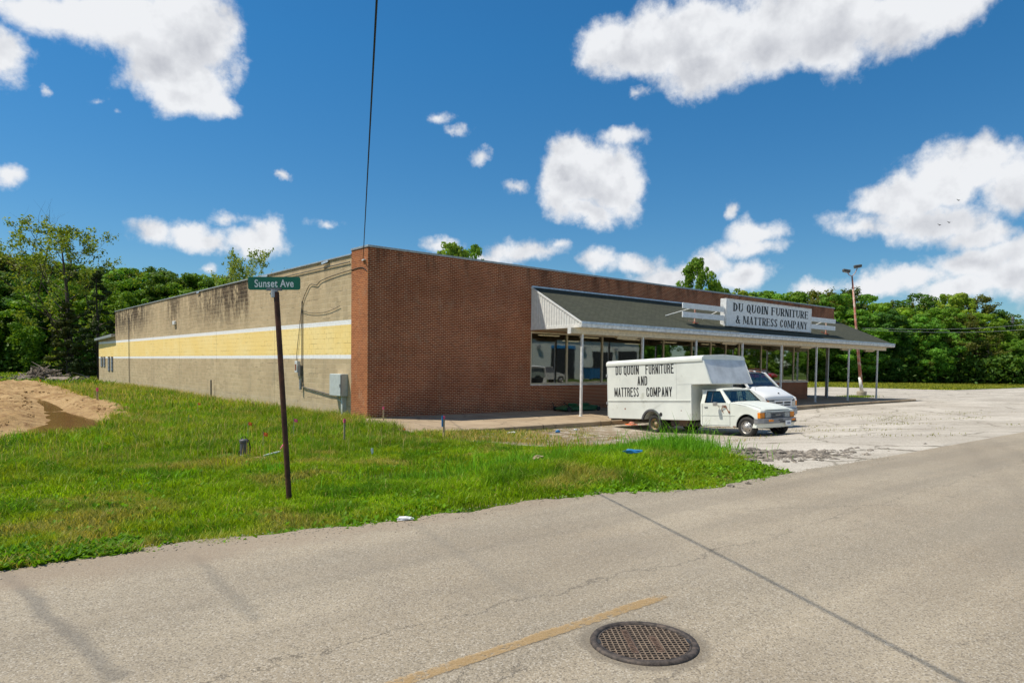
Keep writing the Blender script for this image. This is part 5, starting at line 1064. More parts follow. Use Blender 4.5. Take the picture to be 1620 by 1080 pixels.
# ------------------------------------------------------------------ leaning floodlight pole
lb = Vector((43.6, .95, -.35)); dl = (lb - CAM).dot(cF); topl = at(1348, 437, dl)
FL = empty('floodlight_pole', lb); tag(FL, 'tall leaning rusty pole with two floodlights beyond the canopy', 'lamp pole')
mb = MB(); mb.lathe([(.36, -.3), (.36, .38), (.33, .46), (.0001, .46)], n=20); mb.build('concrete_base', MT['concrete'], FL, smooth=False)
mb = MB(); tt = topl - lb; mb.tube([(0, 0, .4), tuple(tt * .5 + Vector((0, 0, .1))), tuple(tt)], [.13, .095, .06], 12); mb.build('pole', MT['rustred'], FL, smooth=True)
mb = MB(); k_ = tt * .16; mb.tube([(0, 0, .47), tuple(k_ + Vector((0, 0, .03)))], [.136, .128], 12); mb.build('white_band', MT['white'], FL, smooth=True)
for (px, py, sgn) in ((1339, 428.5, -1), (1357, 423, 1)):
    c0 = at(px, py, dl) - lb; mb = MB(); mb.tube([tuple(tt), tuple((tt + c0) / 2 - Vector((0, 0, .12))), tuple(c0)], .03, 8); arm = mb.build('arm', MT['rustred'], FL)
    mb = MB(); d_ = Vector((cR.x, cR.y, 0)).normalized(); q = Vector((-cF.x, -cF.y, -.3)).normalized()
    mb.bar(c0 - d_ * .28 + Vector((0, 0, .05)), c0 + d_ * .28 + Vector((0, 0, .05 + .08 * sgn)), .30, .22, (0, 0, 1)); mb.build('lamp_head', MT['conduit'], FL, bevel=.05)
    mb = MB(); mb.bar(c0 - d_ * .22 + Vector((0, 0, -.075)), c0 + d_ * .22 + Vector((0, 0, -.075 + .08 * sgn)), .26, .03); mb.build('lamp_lens', MT['galv'], FL)
# power lines on the right
for (p0, p1, lab) in (((1365, 519), (1640, 498), 'upper thin power line crossing in front of the trees on the right'), ((1365, 521.5), (1640, 506), 'lower thin power line crossing in front of the trees on the right')):
    a = at(*p0, 92); b = at(*p1, 92); b = a + (b - a) * 1.6; mb = MB(); mb.tube([a + (b - a) * t - Vector((0, 0, 1.2 * math.sin(math.pi * t))) for t in [k / 16 for k in range(17)]], .018, 5); o = mb.build('power_line', MT['galv'], None); tag(o, lab, 'wire')
ip = at(1602, 512, 93.5); mb = MB(); mb.lathe([(.0001, 0), (.12, .0), (.16, .25), (.09, .35), (.16, .45), (.15, .9), (.0001, .95)], ip, 'z', 10); o = mb.build('line_insulator', MT['trim'], None, smooth=True); tag(o, 'small dark insulator on the power line at the right edge', 'insulator')

# ------------------------------------------------------------------ small white house behind the wood
hp = at(1563, 588, 128); HS = empty('small_house', (hp.x, hp.y, -.3), R(-25)); tag(HS, 'small white house glimpsed through a gap in the trees on the right', 'house')
bx('wall', MT['house'], (-4, 4, -3, 3, 0, 3.0), HS); mb = MB(); mb.prism([[(-3.6, 3.0), (3.6, 3.0), (0, 4.9)]], lambda p, t: (t, p[0], p[1]), -4.3, 4.3); rf_ = mb.build('roof', MT['roofgrey'], HS); bx('chimney', MT['house'], (-.4, .4, -.4, .4, 4.5, 5.9), HS).parent = rf_
for x_ in (-2, 1.5): bx('window', MT['dark'], (x_, x_ + .9, -3.03, -3.0, 1, 2.3), HS)

# ------------------------------------------------------------------ trees
def leaf_mesh(name, cen, nrm, size, col, mat, rs, droop=0.0, asp=.55):
    n = len(cen); r = rs.normal(size=(n, 3)); a = r - nrm * (r * nrm).sum(1, keepdims=True) * .6; a[:, 2] -= droop
    a /= np.linalg.norm(a, axis=1, keepdims=True) + 1e-9; b = np.cross(a, nrm + rs.normal(size=(n, 3)) * .45); b /= np.linalg.norm(b, axis=1, keepdims=True) + 1e-9
    L = size[:, None]; v = np.stack([cen - a * L, cen + b * L * asp, cen + a * L, cen - b * L * asp], 1).reshape(-1, 3)
    f = np.arange(n * 4); return np_mesh(name, v, f, 4, mat, np.repeat(col, 4, 0))
def palette(rs, n, base, var=.18, yel=.15):
    c = np.array(base)[None] * (1 + rs.uniform(-var, var, (n, 1))); c[:, 0] *= 1 + rs.uniform(-yel, yel, n); return np.clip(c, 0, 1)
def make_tree(name, rs, H, Rd, nclump, nleaf, ls, base, shape='round', trunk=.16, low=.18, mat='leaf', bark='bark', fill=1.0, flat=.75, parts=True):
    t = empty(name)
    cs, rr = [], []
    for k in range(nclump):
        u = rs.uniform(0, 1)
        if shape == 'round': z = low + (1 - low) * u; prof_ = math.sin(math.pi * min(.98, (.10 + .86 * u))) ** .6
        elif shape == 'cone': z = low + (1 - low) * u ** 1.3; prof_ = (1 - (z - low) / (1 - low)) * .95 + .04
        elif shape == 'tall': z = low + (1 - low) * u; prof_ = math.sin(math.pi * min(.97, (.08 + .88 * u))) ** .45 * .75
        else: z = low + (1 - low) * u; prof_ = math.sin(math.pi * (.2 + .75 * u)) ** .8
        th = rs.uniform(0, 2 * math.pi); q = math.sqrt(rs.uniform(.12, 1)) * prof_ * Rd
        r = Rd * rs.uniform(.10, .25) * (.7 if shape in ('cone',) else 1) * (1.1 - .35 * u)
        cs.append((q * math.cos(th), q * math.sin(th), z * H - r * .4)); rr.append(r)
    cs = np.array(cs); rr = np.array(rr) * fill
    pr = rr ** 2 / (rr ** 2).sum(); idx = rs.choice(nclump, nleaf, p=pr)
    d = rs.normal(size=(nleaf, 3)); d[:, 2] += .25; d /= np.linalg.norm(d, axis=1, keepdims=True)
    rad = rr[idx] * rs.uniform(.45, 1.08, nleaf) ** .6; pos = cs[idx] + d * rad[:, None] * np.array([1, 1, flat])
    tone = rs.uniform(.78, 1.22, nclump)[idx][:, None]; col = palette(rs, nleaf, base) * tone
    me = leaf_mesh('crown', pos, d, ls * rs.uniform(.6, 1.25, nleaf), col, MT[mat], rs, .3 if shape == 'cone' else .1, .6)
    o = bpy.data.objects.new('crown', me); COL.objects.link(o); o.parent = t
    mb = MB(); tr = trunk; top = H * (.93 if shape == 'cone' else .72); bx_, by_ = rs.uniform(-.04, .04, 2) * H
    mb.tube([(0, 0, -.3), (bx_ * .3, by_ * .3, top * .35), (bx_, by_, top)], [tr * 1.25, tr * .85, tr * .15], 9)
    order = np.argsort(-rr)[: 26]
    for k in order:
        c = cs[k]; z0 = min(c[2] * .62, top * .9); f0 = z0 / top; s0 = Vector((bx_ * f0, by_ * f0, z0)); e0 = Vector(c); md = (s0 + e0) / 2 + Vector((0, 0, .06 * H * rs.uniform(0, 1)))
        mb.tube([s0, md, e0], [tr * .42 * (1 - f0 * .6), tr * .25 * (1 - f0 * .5), .02], 6)
    mb.build('trunk', MT[bark], t)
    return t
rsT = np.random.RandomState(11)
G1 = (.060, .125, .016); G2 = (.088, .165, .020); G3 = (.042, .088, .017); G4 = (.105, .170, .028)
protos = []
for k, (sh, base, Rd) in enumerate((('round', G1, .36), ('round', G2, .34), ('tall', G1, .36), ('round', G3, .38), ('tall', G2, .38), ('round', G4, .33), ('tall', G3, .34))):
    protos.append(make_tree('broadleaf_tree', rsT, 15, 15 * Rd, 170, 26000, .19, base, sh, .22, .10, fill=.95))
for k in range(2):
    bt_ = None
    protos.append(None)
LABP = ['mid green rounded tree', 'bright green rounded tree', 'mid green tall tree', 'dark green rounded tree', 'bright green tall tree', 'yellow-green rounded tree', 'dark green tall tree', 'open grey-green tree', 'loose olive-green tree']
# big open tree, dead-topped
def branch_tree(name, rs, H, spread, base, nl, ls, lean=0.0, bare=.0, mat='leaf', levels=3, nb=(7, 4, 4), tr=.3, crown_from=.3):
    t = empty(name); mb = MB(); tips = []
    top = Vector((lean, 0, H * .80)); tpts = [Vector((0, 0, -.4)), Vector((lean * .1, .15, H * .28)), Vector((lean * .6, -.1, H * .55)), top]
    mb.tube(tpts, [tr, tr * .75, tr * .45, tr * .15], 10)
    def tp_(f):
        f = max(0, min(.999, f)) * 3; i = int(f); return tpts[i].lerp(tpts[i + 1], f - i)
    def grow(p, d, L, r, lv):
        pts = [p]; q = p.copy(); dd = d.copy()
        for k in range(4):
            dd = (dd + Vector(rs.normal(0, .16, 3)) + Vector((0, 0, .10))).normalized(); q = q + dd * L / 4; pts.append(q.copy())
        mb.tube(pts, [r, r * .8, r * .6, r * .4, r * .18], 6 if lv < 2 else 4, False)
        if lv >= levels: tips.extend(pts[1:]); return
        for k in range(nb[lv]):
            f = rs.uniform(.35, 1.0) * 3.99; i = int(f); b = pts[i].lerp(pts[i + 1], f - i)
            sd_ = (dd + Vector(rs.normal(0, .65, 3))).normalized(); grow(b, sd_, L * rs.uniform(.45, .7), r * .45, lv + 1)
    for k in range(nb[0] * 2):
        f = crown_from + (1 - crown_from) * (k + .5) / (nb[0] * 2); a = k * 2.4 + rs.uniform(-.4, .4); el_ = .35 + f * .6
        grow(tp_(f * .98), Vector((math.cos(a), math.sin(a), el_)).normalized(), spread * (1.25 - .75 * f) * rs.uniform(.75, 1.15), tr * .35 * (1.15 - f), 1)
    mb.build('trunk', MT['bark'], t, recalc=False)
    tips = np.array([tuple(p) for p in tips]); keep = tips[tips[:, 2] < H * (1 - bare)]; idx = rs.choice(len(keep), nl); d = rs.normal(size=(nl, 3)); d[:, 2] += .3; d /= np.linalg.norm(d, axis=1, keepdims=True)
    cl = rs.uniform(0, 1, len(keep)); ok = cl[idx] > .25; pos = keep[idx] + d * rs.uniform(.05, .6, (nl, 1)) * (H / 17)
    pos, d = pos[ok], d[ok]; n = len(pos)
    me = leaf_mesh('crown', pos, d, ls * rs.uniform(.6, 1.2, n), palette(rs, n, base) * rs.uniform(.8, 1.2, (len(keep), 1))[idx][ok], MT[mat], rs, .1, .6); o = bpy.data.objects.new('crown', me); COL.objects.link(o); o.parent = t
    return t
protos[7] = branch_tree('broadleaf_tree', np.random.RandomState(61), 15, 4.6, (.060, .075, .022), 15000, .17, .4, .0, tr=.24, nb=(9, 5, 3), crown_from=.12)
protos[8] = branch_tree('broadleaf_tree', np.random.RandomState(62), 15, 4.8, (.070, .090, .014), 17000, .17, -.4, .0, tr=.24, nb=(9, 5, 3), crown_from=.12)
used = [False] * len(protos)
ORD = ['first', 'second', 'third', 'fourth', 'fifth', 'sixth', 'seventh', 'eighth', 'ninth', 'tenth', '11th', '12th', '13th', '14th', '15th', '16th', '17th', '18th', '19th', '20th', '21st', '22nd', '23rd', '24th', '25th', '26th', '27th', '28th', '29th', '30th']
def plant(k, px, ytop, dep, base_z, group, label, wid=1.0, rz=None):
    t = protos[k]
    if used[k]: t = copy_tree(t)
    used[k] = True
    p = at(px, 600, dep); H = (at(px, ytop, dep).z - base_z); s = H / 14.6
    t.location = (p.x, p.y, base_z - .1); t.rotation_euler = (0, 0, rz if rz is not None else random.uniform(0, 6.28)); t.scale = (s * wid, s * wid, s)
    t['label'] = label; t['category'] = 'tree'; t['group'] = group
    return t
# the wood beyond the mown field, right of the building
TOPR = [(1120, 470), (1150, 448), (1185, 452), (1215, 458), (1250, 458), (1285, 452), (1310, 447), (1335, 456), (1365, 465), (1400, 466), (1440, 474), (1480, 466), (1510, 462), (1540, 470), (1575, 478), (1605, 500), (1640, 508), (1700, 500), (1760, 490)]
tx = [p[0] for p in TOPR]; ty_ = [p[1] for p in TOPR]
# k-th tree of each row; near row first, then the taller ones just behind
row = 0
for (dep, x0, x1, st, dy, wd, nm) in ((121, 1128, 1765, 31, 22, 1.25, 'front row of the far wood'), (134, 1140, 1770, 27, 2, 1.1, 'back row of the far wood')):
    x = x0; n = 0
    while x < x1:
        yt = np.interp(x, tx, ty_) + dy + random.uniform(-7, 15)
        if not (1548 < x < 1578 and dep < 128):
            k = random.choice((0, 1, 2, 3, 8, 6, 7, 1) if dep < 130 else (0, 1, 4, 5, 7, 3, 8))
            plant(k, x, yt, dep + random.uniform(-4, 4), -.35, 'trees of the far wood', '%s, %s from the left in the %s' % (LABP[k], ORD[n], nm), wd * random.uniform(.95, 1.2)); n += 1
        x += st * random.uniform(.8, 1.2)
# undergrowth closing the foot of the woods
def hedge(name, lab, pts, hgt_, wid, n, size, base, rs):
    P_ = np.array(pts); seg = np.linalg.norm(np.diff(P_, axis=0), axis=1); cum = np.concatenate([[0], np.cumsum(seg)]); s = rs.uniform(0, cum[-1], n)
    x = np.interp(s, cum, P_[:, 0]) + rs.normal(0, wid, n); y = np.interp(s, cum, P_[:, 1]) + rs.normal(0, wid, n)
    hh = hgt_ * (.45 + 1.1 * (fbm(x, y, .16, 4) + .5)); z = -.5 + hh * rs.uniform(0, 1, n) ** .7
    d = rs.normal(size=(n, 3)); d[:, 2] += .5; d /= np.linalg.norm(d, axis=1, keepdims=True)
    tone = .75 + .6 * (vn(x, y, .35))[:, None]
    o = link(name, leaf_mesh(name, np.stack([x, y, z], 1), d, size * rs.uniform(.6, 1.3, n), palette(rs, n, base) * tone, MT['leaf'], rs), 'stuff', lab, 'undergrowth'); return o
rsH = np.random.RandomState(5)
a1, a2, a3 = at(1100, 600, 124), at(1430, 600, 122), at(1790, 600, 118)
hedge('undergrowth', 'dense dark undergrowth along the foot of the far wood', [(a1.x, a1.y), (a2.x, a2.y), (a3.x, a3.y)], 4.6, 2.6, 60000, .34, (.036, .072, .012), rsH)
a1, a2, a3 = at(1000, 600, 150), at(1430, 600, 148), at(1850, 600, 145)
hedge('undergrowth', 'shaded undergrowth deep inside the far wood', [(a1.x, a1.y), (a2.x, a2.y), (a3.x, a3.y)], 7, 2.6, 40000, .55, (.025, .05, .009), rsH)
# wood on the left, behind the dug-up ground
TOPL = [(-90, 395), (-40, 398), (0, 402), (22, 404), (45, 412), (75, 408), (100, 415), (130, 425), (165, 430), (200, 430), (225, 432), (250, 425), (275, 430), (300, 440), (325, 440), (345, 446), (400, 452), (470, 470)]
tx = [p[0] for p in TOPL]; ty_ = [p[1] for p in TOPL]
for (dep, x0, x1, st, dy, wd, nm) in ((96, -100, 190, 32, 30, 1.15, 'front row of the left wood'), (112, -95, 480, 26, 0, 1.05, 'back row of the left wood')):
    x = x0; n = 0
    while x < x1:
        yt = np.interp(x, tx, ty_) + dy + random.uniform(-5, 7); k = random.choice((0, 1, 3, 6, 7, 4) if dep > 100 else (3, 6, 0, 8, 1))
        plant(k, x, yt, dep + random.uniform(-4, 4), -.15, 'trees of the left wood', '%s, %s from the left in the %s' % (LABP[k], ORD[n], nm), wd * random.uniform(.95, 1.15)); n += 1
        x += st * random.uniform(.85, 1.2)
a1, a2, a3 = at(-130, 600, 98), at(100, 600, 96), at(260, 600, 96)
hedge('undergrowth', 'dark undergrowth along the foot of the wood on the left', [(a1.x, a1.y), (a2.x, a2.y), (a3.x, a3.y)], 4.4, 2.2, 50000, .30, (.034, .070, .012), rsH)
a1, a2 = at(-150, 600, 122), at(420, 600, 120)
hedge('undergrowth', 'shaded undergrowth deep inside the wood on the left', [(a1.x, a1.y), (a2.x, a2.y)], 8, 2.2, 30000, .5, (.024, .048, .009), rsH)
# trees whose tops show over the parapet
plant(0, 1103, 416, 88, -.3, 'trees behind the store', 'mid green tree top standing alone above the middle of the parapet', .62)
plant(5, 712, 388, 74, -.3, 'trees behind the store', 'yellow-green tree top over the left part of the brick parapet', .55)
plant(1, 746, 393, 76, -.3, 'trees behind the store', 'bright green tree top beside the yellow-green one over the parapet', .5)
# trees across the street (mirrored in the shop glass)
n = 0
for x_ in range(68, 210, 9):
    k = n % 7; t = copy_tree(protos[k]); s = random.uniform(.6, .95); t.location = (x_ + random.uniform(-2, 2), -52 + random.uniform(-5, 5), 0); t.rotation_euler = (0, 0, random.uniform(0, 6)); t.scale = (s, s, s)
    t['label'] = '%s, %s past the white warehouse in the row across the street' % (LABP[k], ORD[n]); t['category'] = 'tree'; t['group'] = 'trees across the street'; n += 1
BT = branch_tree('broadleaf_tree', np.random.RandomState(21), 17.5, 7.2, (.070, .115, .018), 11000, .15, 1.2, .10, tr=.34, nb=(8, 4, 3), crown_from=.20)
p = at(114, 598, 74); BT.location = (p.x, p.y, -.15); BT.rotation_euler = (0, 0, 2.2); tag(BT, 'big open-crowned tree with bare dead top twigs near the brush pile', 'tree')
ST = branch_tree('broadleaf_tree', np.random.RandomState(5), 15.2, 5.4, (.13, .165, .045), 6500, .15, .4, .03, tr=.2, nb=(8, 4, 3), crown_from=.35)
p = at(383, 600, 92); ST.location = (p.x, p.y, -.1); ST.scale = (.95, .95, (at(383, 386, 92).z) / 15.4); tag(ST, 'sparse pale tree rising over the side wall behind the street sign', 'tree')
TW = branch_tree('bare_tree', np.random.RandomState(8), 13, 3.4, (.10, .12, .04), 250, .12, .2, .0, tr=.14, nb=(7, 4, 3), crown_from=.4)
p = at(435, 600, 90); TW.location = (p.x, p.y, -.1); TW.scale = (.9, .9, at(435, 414, 90).z / 13); tag(TW, 'thin nearly bare twiggy tree just right of the sparse tree', 'tree')
# cedars
for (px, yt, dep, sc_, lab, sd_) in ((157, 424, 70, .30, 'dark conical cedar hard against the end of the annex', 31), (108, 478, 72, .42, 'low dark olive cedar in front of the big open tree', 32)):
    H = at(px, yt, dep).z + .2; C_ = make_tree('cedar', np.random.RandomState(sd_), H, H * sc_, 90, 26000, .13, (.036, .052, .012) if sd_ == 31 else (.060, .070, .014), 'cone', .16, .10, 'cedar', 'barkdark', .85, .45)
    p = at(px, 600, dep); C_.location = (p.x, p.y, -.15); tag(C_, lab, 'tree', 'cedars by the annex')

# ------------------------------------------------------------------ grass and weeds (uncountable)
def blades(x, y, z, h, w, col, rs, lean=.75, curl=.9):
    n = len(x); a = rs.uniform(0, 2 * math.pi, n); la = rs.uniform(0, 2 * math.pi, n); ln_ = h * rs.uniform(.05, lean, n) * 1.6
    bx_, by_ = np.cos(a) * w / 2, np.sin(a) * w / 2; lx, ly = np.cos(la) * ln_, np.sin(la) * ln_
    P0 = np.stack([x - bx_, y - by_, z - .03], 1); P1 = np.stack([x + bx_, y + by_, z - .03], 1)
    P2 = np.stack([x - bx_ * .8 + lx * .35, y - by_ * .8 + ly * .35, z + h * .58], 1); P3 = np.stack([x + bx_ * .8 + lx * .35, y + by_ * .8 + ly * .35, z + h * .58], 1)
    P4 = np.stack([x + lx, y + ly, z + h * (1 - rs.uniform(0, curl, n) * .3)], 1)
    v = np.stack([P0, P1, P3, P2, P4], 1).reshape(-1, 3); b = np.arange(n)[:, None] * 5
    f = np.concatenate([b + [0, 1, 2], b + [0, 2, 3], b + [3, 2, 4]], 1).reshape(-1); return v, f, np.repeat(col, 5, 0)
GRASSP = [(-60, -16.35), (-12.04, -16.25), (-11.5, -16.15), (-10.6, -16.3), (-9.64, -16.5), (-8.6, -16.7), (-7.1, -16.72), (-5.7, -16.9), (-5.0, -17.3), (-4.4, -17.55), (-3.2, -17.55), (-1.9, -17.45), (-1.3, -16.7), (.2, -15.2), (.7, -13.8), (.6, -12), (-.3, -10.8), (-.9, -9.5), (-1.0, -8.3), (-.8, -6.2), (-.75, -4.6), (-.85, -3.9), (-.6, -.6), (0, -.1), (0, 52), (10, 52), (10, 100), (-60, 100)]
def grass_ok(x, y):
    jx = fbm(x, y, 1.3, 4) * .5; k = in_poly(x + jx, y + jx * .5, GRASSP); di = in_poly(x, y, POLY_DIRT); dd = poly_dist(x, y, POLY_DIRT)
    k &= ~(di & (dd > .15 + 1.7 * np.clip(vn(x, y, .9) - .25, 0, 1) + .5 * vn(x, y, 4.0))); k &= ~((pud(x, y) < .1) & di); k &= ~((x > -.02) & (y > -.3) & (y < 51.2))
    return k
def gheight(x, y): return np.where(in_poly(x, y, POLY_DIRT), hgt(x, y) + bump_ground(x, y) - .02, hgt(x, y) - .05 + bump_ground(x, y))
camx, camy = CAM.x, CAM.y
def scatter(n, rs, dmin, dmax, hfov=(2.0, 84)):
    """uniform scatter inside a sector of the ground in front of the viewpoint (bearings in degrees east of north)"""
    d = np.sqrt(rs.uniform(dmin ** 2, dmax ** 2, n)); a = np.radians(rs.uniform(hfov[0], hfov[1], n)); return camx + d * np.sin(a), camy + d * np.cos(a), d
def lawn_color(x, y, rs):
    n = len(x); t1 = fbm(x, y, .35, 4)[:, None]; t2 = fbm(x, y, 1.7, 3)[:, None]
    c = np.array([(.165, .262, .008)]) * (1 + t2 * .9); lush = sst((-y - 8.5) / 3)[:, None]
    dull = np.array([(.118, .180, .014)]); c = c * (.35 + .65 * lush) + dull * (1 + t1) * (.65 - .65 * lush)
    yel = np.array([(.22, .24, .02)]); k = np.clip(t1 * 2.2 + .05, 0, .35); c = c * (1 - k) + yel * k
    pt = sst((vn(x, y, 1.6, 4) - .55) * 5)[:, None] * .75; c = c * (1 - pt) + np.array([(.055, .145, .008)]) * pt
    dry = sst((vn(x, y, 1.1, 8) - .70) * 6)[:, None] * .7; c = c * (1 - dry) + np.array([(.30, .24, .10)]) * dry
    dk = np.array([(.05, .12, .006)]); k = (rs.uniform(size=(n, 1)) < .22) * .7; c = c * (1 - k) + dk * k
    st = (rs.uniform(size=(n, 1)) < .035) * .9; c = c * (1 - st) + np.array([(.38, .31, .16)]) * st
    return np.clip(c * rs.uniform(.5, 1.5, (n, 1)), 0, 1)
rsG = np.random.RandomState(77)
parts_ = []
for (n, d0, d1, w, hs_) in ((190000, 6.2, 11, .0075, 1.0), (260000, 11, 18, .010, 1.0), (190000, 18, 32, .016, 1.05), (110000, 32, 62, .032, 1.1), (70000, 62, 125, .07, 1.2)):
    x, y, d = scatter(n, rsG, d0, d1, (-14, 62)); k = grass_ok(x, y); x, y, d = x[k], y[k], d[k]
    tuft = vn(x, y, 2.6); big = fbm(x, y, .55, 4)
    h = (.045 + .085 * tuft ** 1.5 + .11 * np.clip(big + .1, 0, 1)) * hs_
    tall = sst((y + 11) / 3.5) * .10 * (1 + big) + sst((y + 4) / 4) * .06 + np.exp(-((x + .9) / 1.1) ** 2) * (y > -4) * .22
    wild = .15 * np.exp(-(((x + 1.2) / 2.3) ** 2 + ((y + 14.2) / 1.7) ** 2)) + .10 * np.exp(-(((x + 4.8) / 2.2) ** 2 + ((y + 14.8) / 1.3) ** 2))
    edge = sst((-16.0 - y) / .7) * .06
    h = np.maximum(.03, (h + tall + wild - edge) * rsG.uniform(.55, 1.25, len(x)))
    thin = rsG.uniform(size=len(x)) < (.55 + .45 * sst(tuft * 2)); pump_gap = np.hypot(x + 7.5, (y + 8.3) * .8) > .75 + .4 * tuft
    path = ~((np.abs(y + 5.6 + .35 * (x + 8)) < .0)); k = thin & pump_gap & path
    x, y, h = x[k], y[k], h[k]
    parts_.append(blades(x, y, gheight(x, y), h, w * rsG.uniform(.6, 1.3, len(x)), lawn_color(x, y, rsG), rsG))
# seed stalks: straw-coloured stems along the wall and in the rough grass
x, y, d = scatter(90000, rsG, 14, 62, (-10, 60)); k = grass_ok(x, y) & (rsG.uniform(size=len(x)) < (sst((y + 11) / 4) * .35 * (.3 + vn(x, y, .6)) + np.exp(-((x + .5) / .8) ** 2) * (y > -4.5) * .9)); x, y, d = x[k], y[k], d[k]
h = (.30 + .20 * rsG.uniform(size=len(x)) + .15 * np.exp(-((x + .5) / .9) ** 2) * (y > -4)); n = len(x)
parts_.append(blades(x, y, gheight(x, y), h, .006 + d * .00022, np.array([(.36, .30, .17)]) * rsG.uniform(.6, 1.2, (n, 1)), rsG, .25))
# ragged tufts standing above the rest
cx, cy, cd = scatter(2600, rsG, 6.5, 40, (-14, 62)); k = grass_ok(cx, cy) & (rsG.uniform(size=2600) < .25 + .75 * (cd > 12)); cx, cy, cd = cx[k], cy[k], cd[k]; m = len(cx); per = 46
th_ = rsG.uniform(.10, .28, m) * np.where(cy < -15.6, .55, 1) * np.where(cy > -8, 1.25, 1); x = np.repeat(cx, per) + rsG.normal(0, .055, m * per) * np.repeat(1 + cd * .05, per); y = np.repeat(cy, per) + rsG.normal(0, .055, m * per) * np.repeat(1 + cd * .05, per)
tc_ = np.array([(.105, .215, .006)]) * rsG.uniform(.55, 1.35, (m, 1)); tc_[:, 0] *= rsG.uniform(.7, 1.6, m)
parts_.append(blades(x, y, gheight(x, y), np.repeat(th_, per) * rsG.uniform(.5, 1.2, m * per), .006 + np.repeat(cd, per) * .00035, np.clip(np.repeat(tc_, per, 0) * rsG.uniform(.75, 1.25, (m * per, 1)), 0, 1), rsG, .9, 1.2))
def join(parts_):
    V, F, C_ = [], [], []; o = 0
    for v, f, c in parts_: V.append(v); F.append(f + o); C_.append(c); o += len(v)
    return np.concatenate(V), np.concatenate(F), np.concatenate(C_)
v, f, c = join(parts_); link('grass', np_mesh('grass', v, f, 3, MT['blade'], c), 'stuff', 'lush green rough grass between the street and the store', 'grass')
# broad-leaved weeds, thick on the verge
def weeds(n_pl, xf, rs, lo, hi, wl, base, nl=9):
    x, y = xf; n = len(x); X = np.repeat(x, nl) ; Y = np.repeat(y, nl); m = len(X); a = rs.uniform(0, 6.283, m); L = rs.uniform(lo, hi, m); e = rs.uniform(.15, 1.15, m)
    dx, dy = np.cos(a) * np.cos(e), np.sin(a) * np.cos(e); dz = np.sin(e); z = gheight(X, Y) - .01 + rs.uniform(0, .05, m); w = L * wl
    px_, py_ = -np.sin(a) * w / 2, np.cos(a) * w / 2
    P0 = np.stack([X, Y, z], 1); q = .5; M1 = np.stack([X + dx*L*q + px_, Y + dy*L*q + py_, z + dz*L*q], 1); M2 = np.stack([X + dx*L*q - px_, Y + dy*L*q - py_, z + dz*L*q], 1); P3 = np.stack([X + dx*L, Y + dy*L, z + dz*L*.85 - L*.08], 1)
    v = np.stack([P0, M1, P3, M2], 1).reshape(-1, 3); b = np.arange(m)[:, None] * 4; f = np.concatenate([b + [0, 1, 2], b + [0, 2, 3]], 1).reshape(-1)
    return v, f, np.repeat(np.clip(np.array([base]) * rs.uniform(.6, 1.35, (m, 1)), 0, 1), 4, 0)
WP = []
x, y, d = scatter(26000, rsG, 6.5, 17, (-14, 62)); k = grass_ok(x, y); pr_ = sst((-15.2 - y) / 1.0) * .8 * sst((vn(x, y, 1.1) - .25) * 2) + .10 * (vn(x, y, .8) > .55); k &= rsG.uniform(size=len(x)) < pr_
WP.append(weeds(0, (x[k], y[k]), rsG, .04, .11, .42, (.085, .185, .010)))
x, y, d = scatter(9000, rsG, 6.5, 9.5, (-12, 12)); k = grass_ok(x, y) & (y < -15.55) & (rsG.uniform(size=len(x)) < .55 * sst((vn(x, y, .9) - .3) * 3)); WP.append(weeds(0, (x[k], y[k]), rsG, .06, .14, .26, (.075, .17, .012), 10))
x = rsG.normal(-1.6, 2.1, 5200); y = rsG.normal(-15.0, 1.15, 5200); k = grass_ok(x, y); WP.append(weeds(0, (x[k], y[k]), rsG, .04, .12, .36, (.10, .20, .012), 8))
v, f, c = join(WP); link('weeds', np_mesh('weeds', v, f, 3, MT['blade'], c), 'stuff', 'broad-leaved weeds along the verge beside the asphalt', 'weeds')
# tall coarse grass clump at the right of the verge
TG = []
for (cx, cy, sx_, sy_, n, hh) in ((-.9, -14.3, .7, .6, 3000, .46), (-.1, -14.1, .35, .4, 700, .40), (-2.6, -14.2, 1.1, .6, 2600, .28), (-4.6, -14.2, 1.6, .6, 2600, .24), (-.7, -14.4, .9, .6, 260, .78), (-2.6, -14.3, 1.3, .6, 160, .58), (-5.2, -13.8, 1.8, .7, 160, .48)):
    x = rsG.normal(cx, sx_, n); y = rsG.normal(cy, sy_, n); g = np.exp(-((x - cx) / sx_ / 1.6) ** 2 - ((y - cy) / sy_ / 1.6) ** 2); h = hh * (.45 + .65 * g) * rsG.uniform(.6, 1.25, n)
    TG.append(blades(x, y, gheight(x, y), h, .013 * rsG.uniform(.7, 1.3, n), np.clip(np.array([(.10, .235, .018)]) * rsG.uniform(.7, 1.35, (n, 1)), 0, 1), rsG, .45, 1.2))
v, f, c = join(TG); link('tall_grass', np_mesh('tall_grass', v, f, 3, MT['blade'], c), 'stuff', 'tall coarse bright grass clump at the right end of the verge', 'grass')
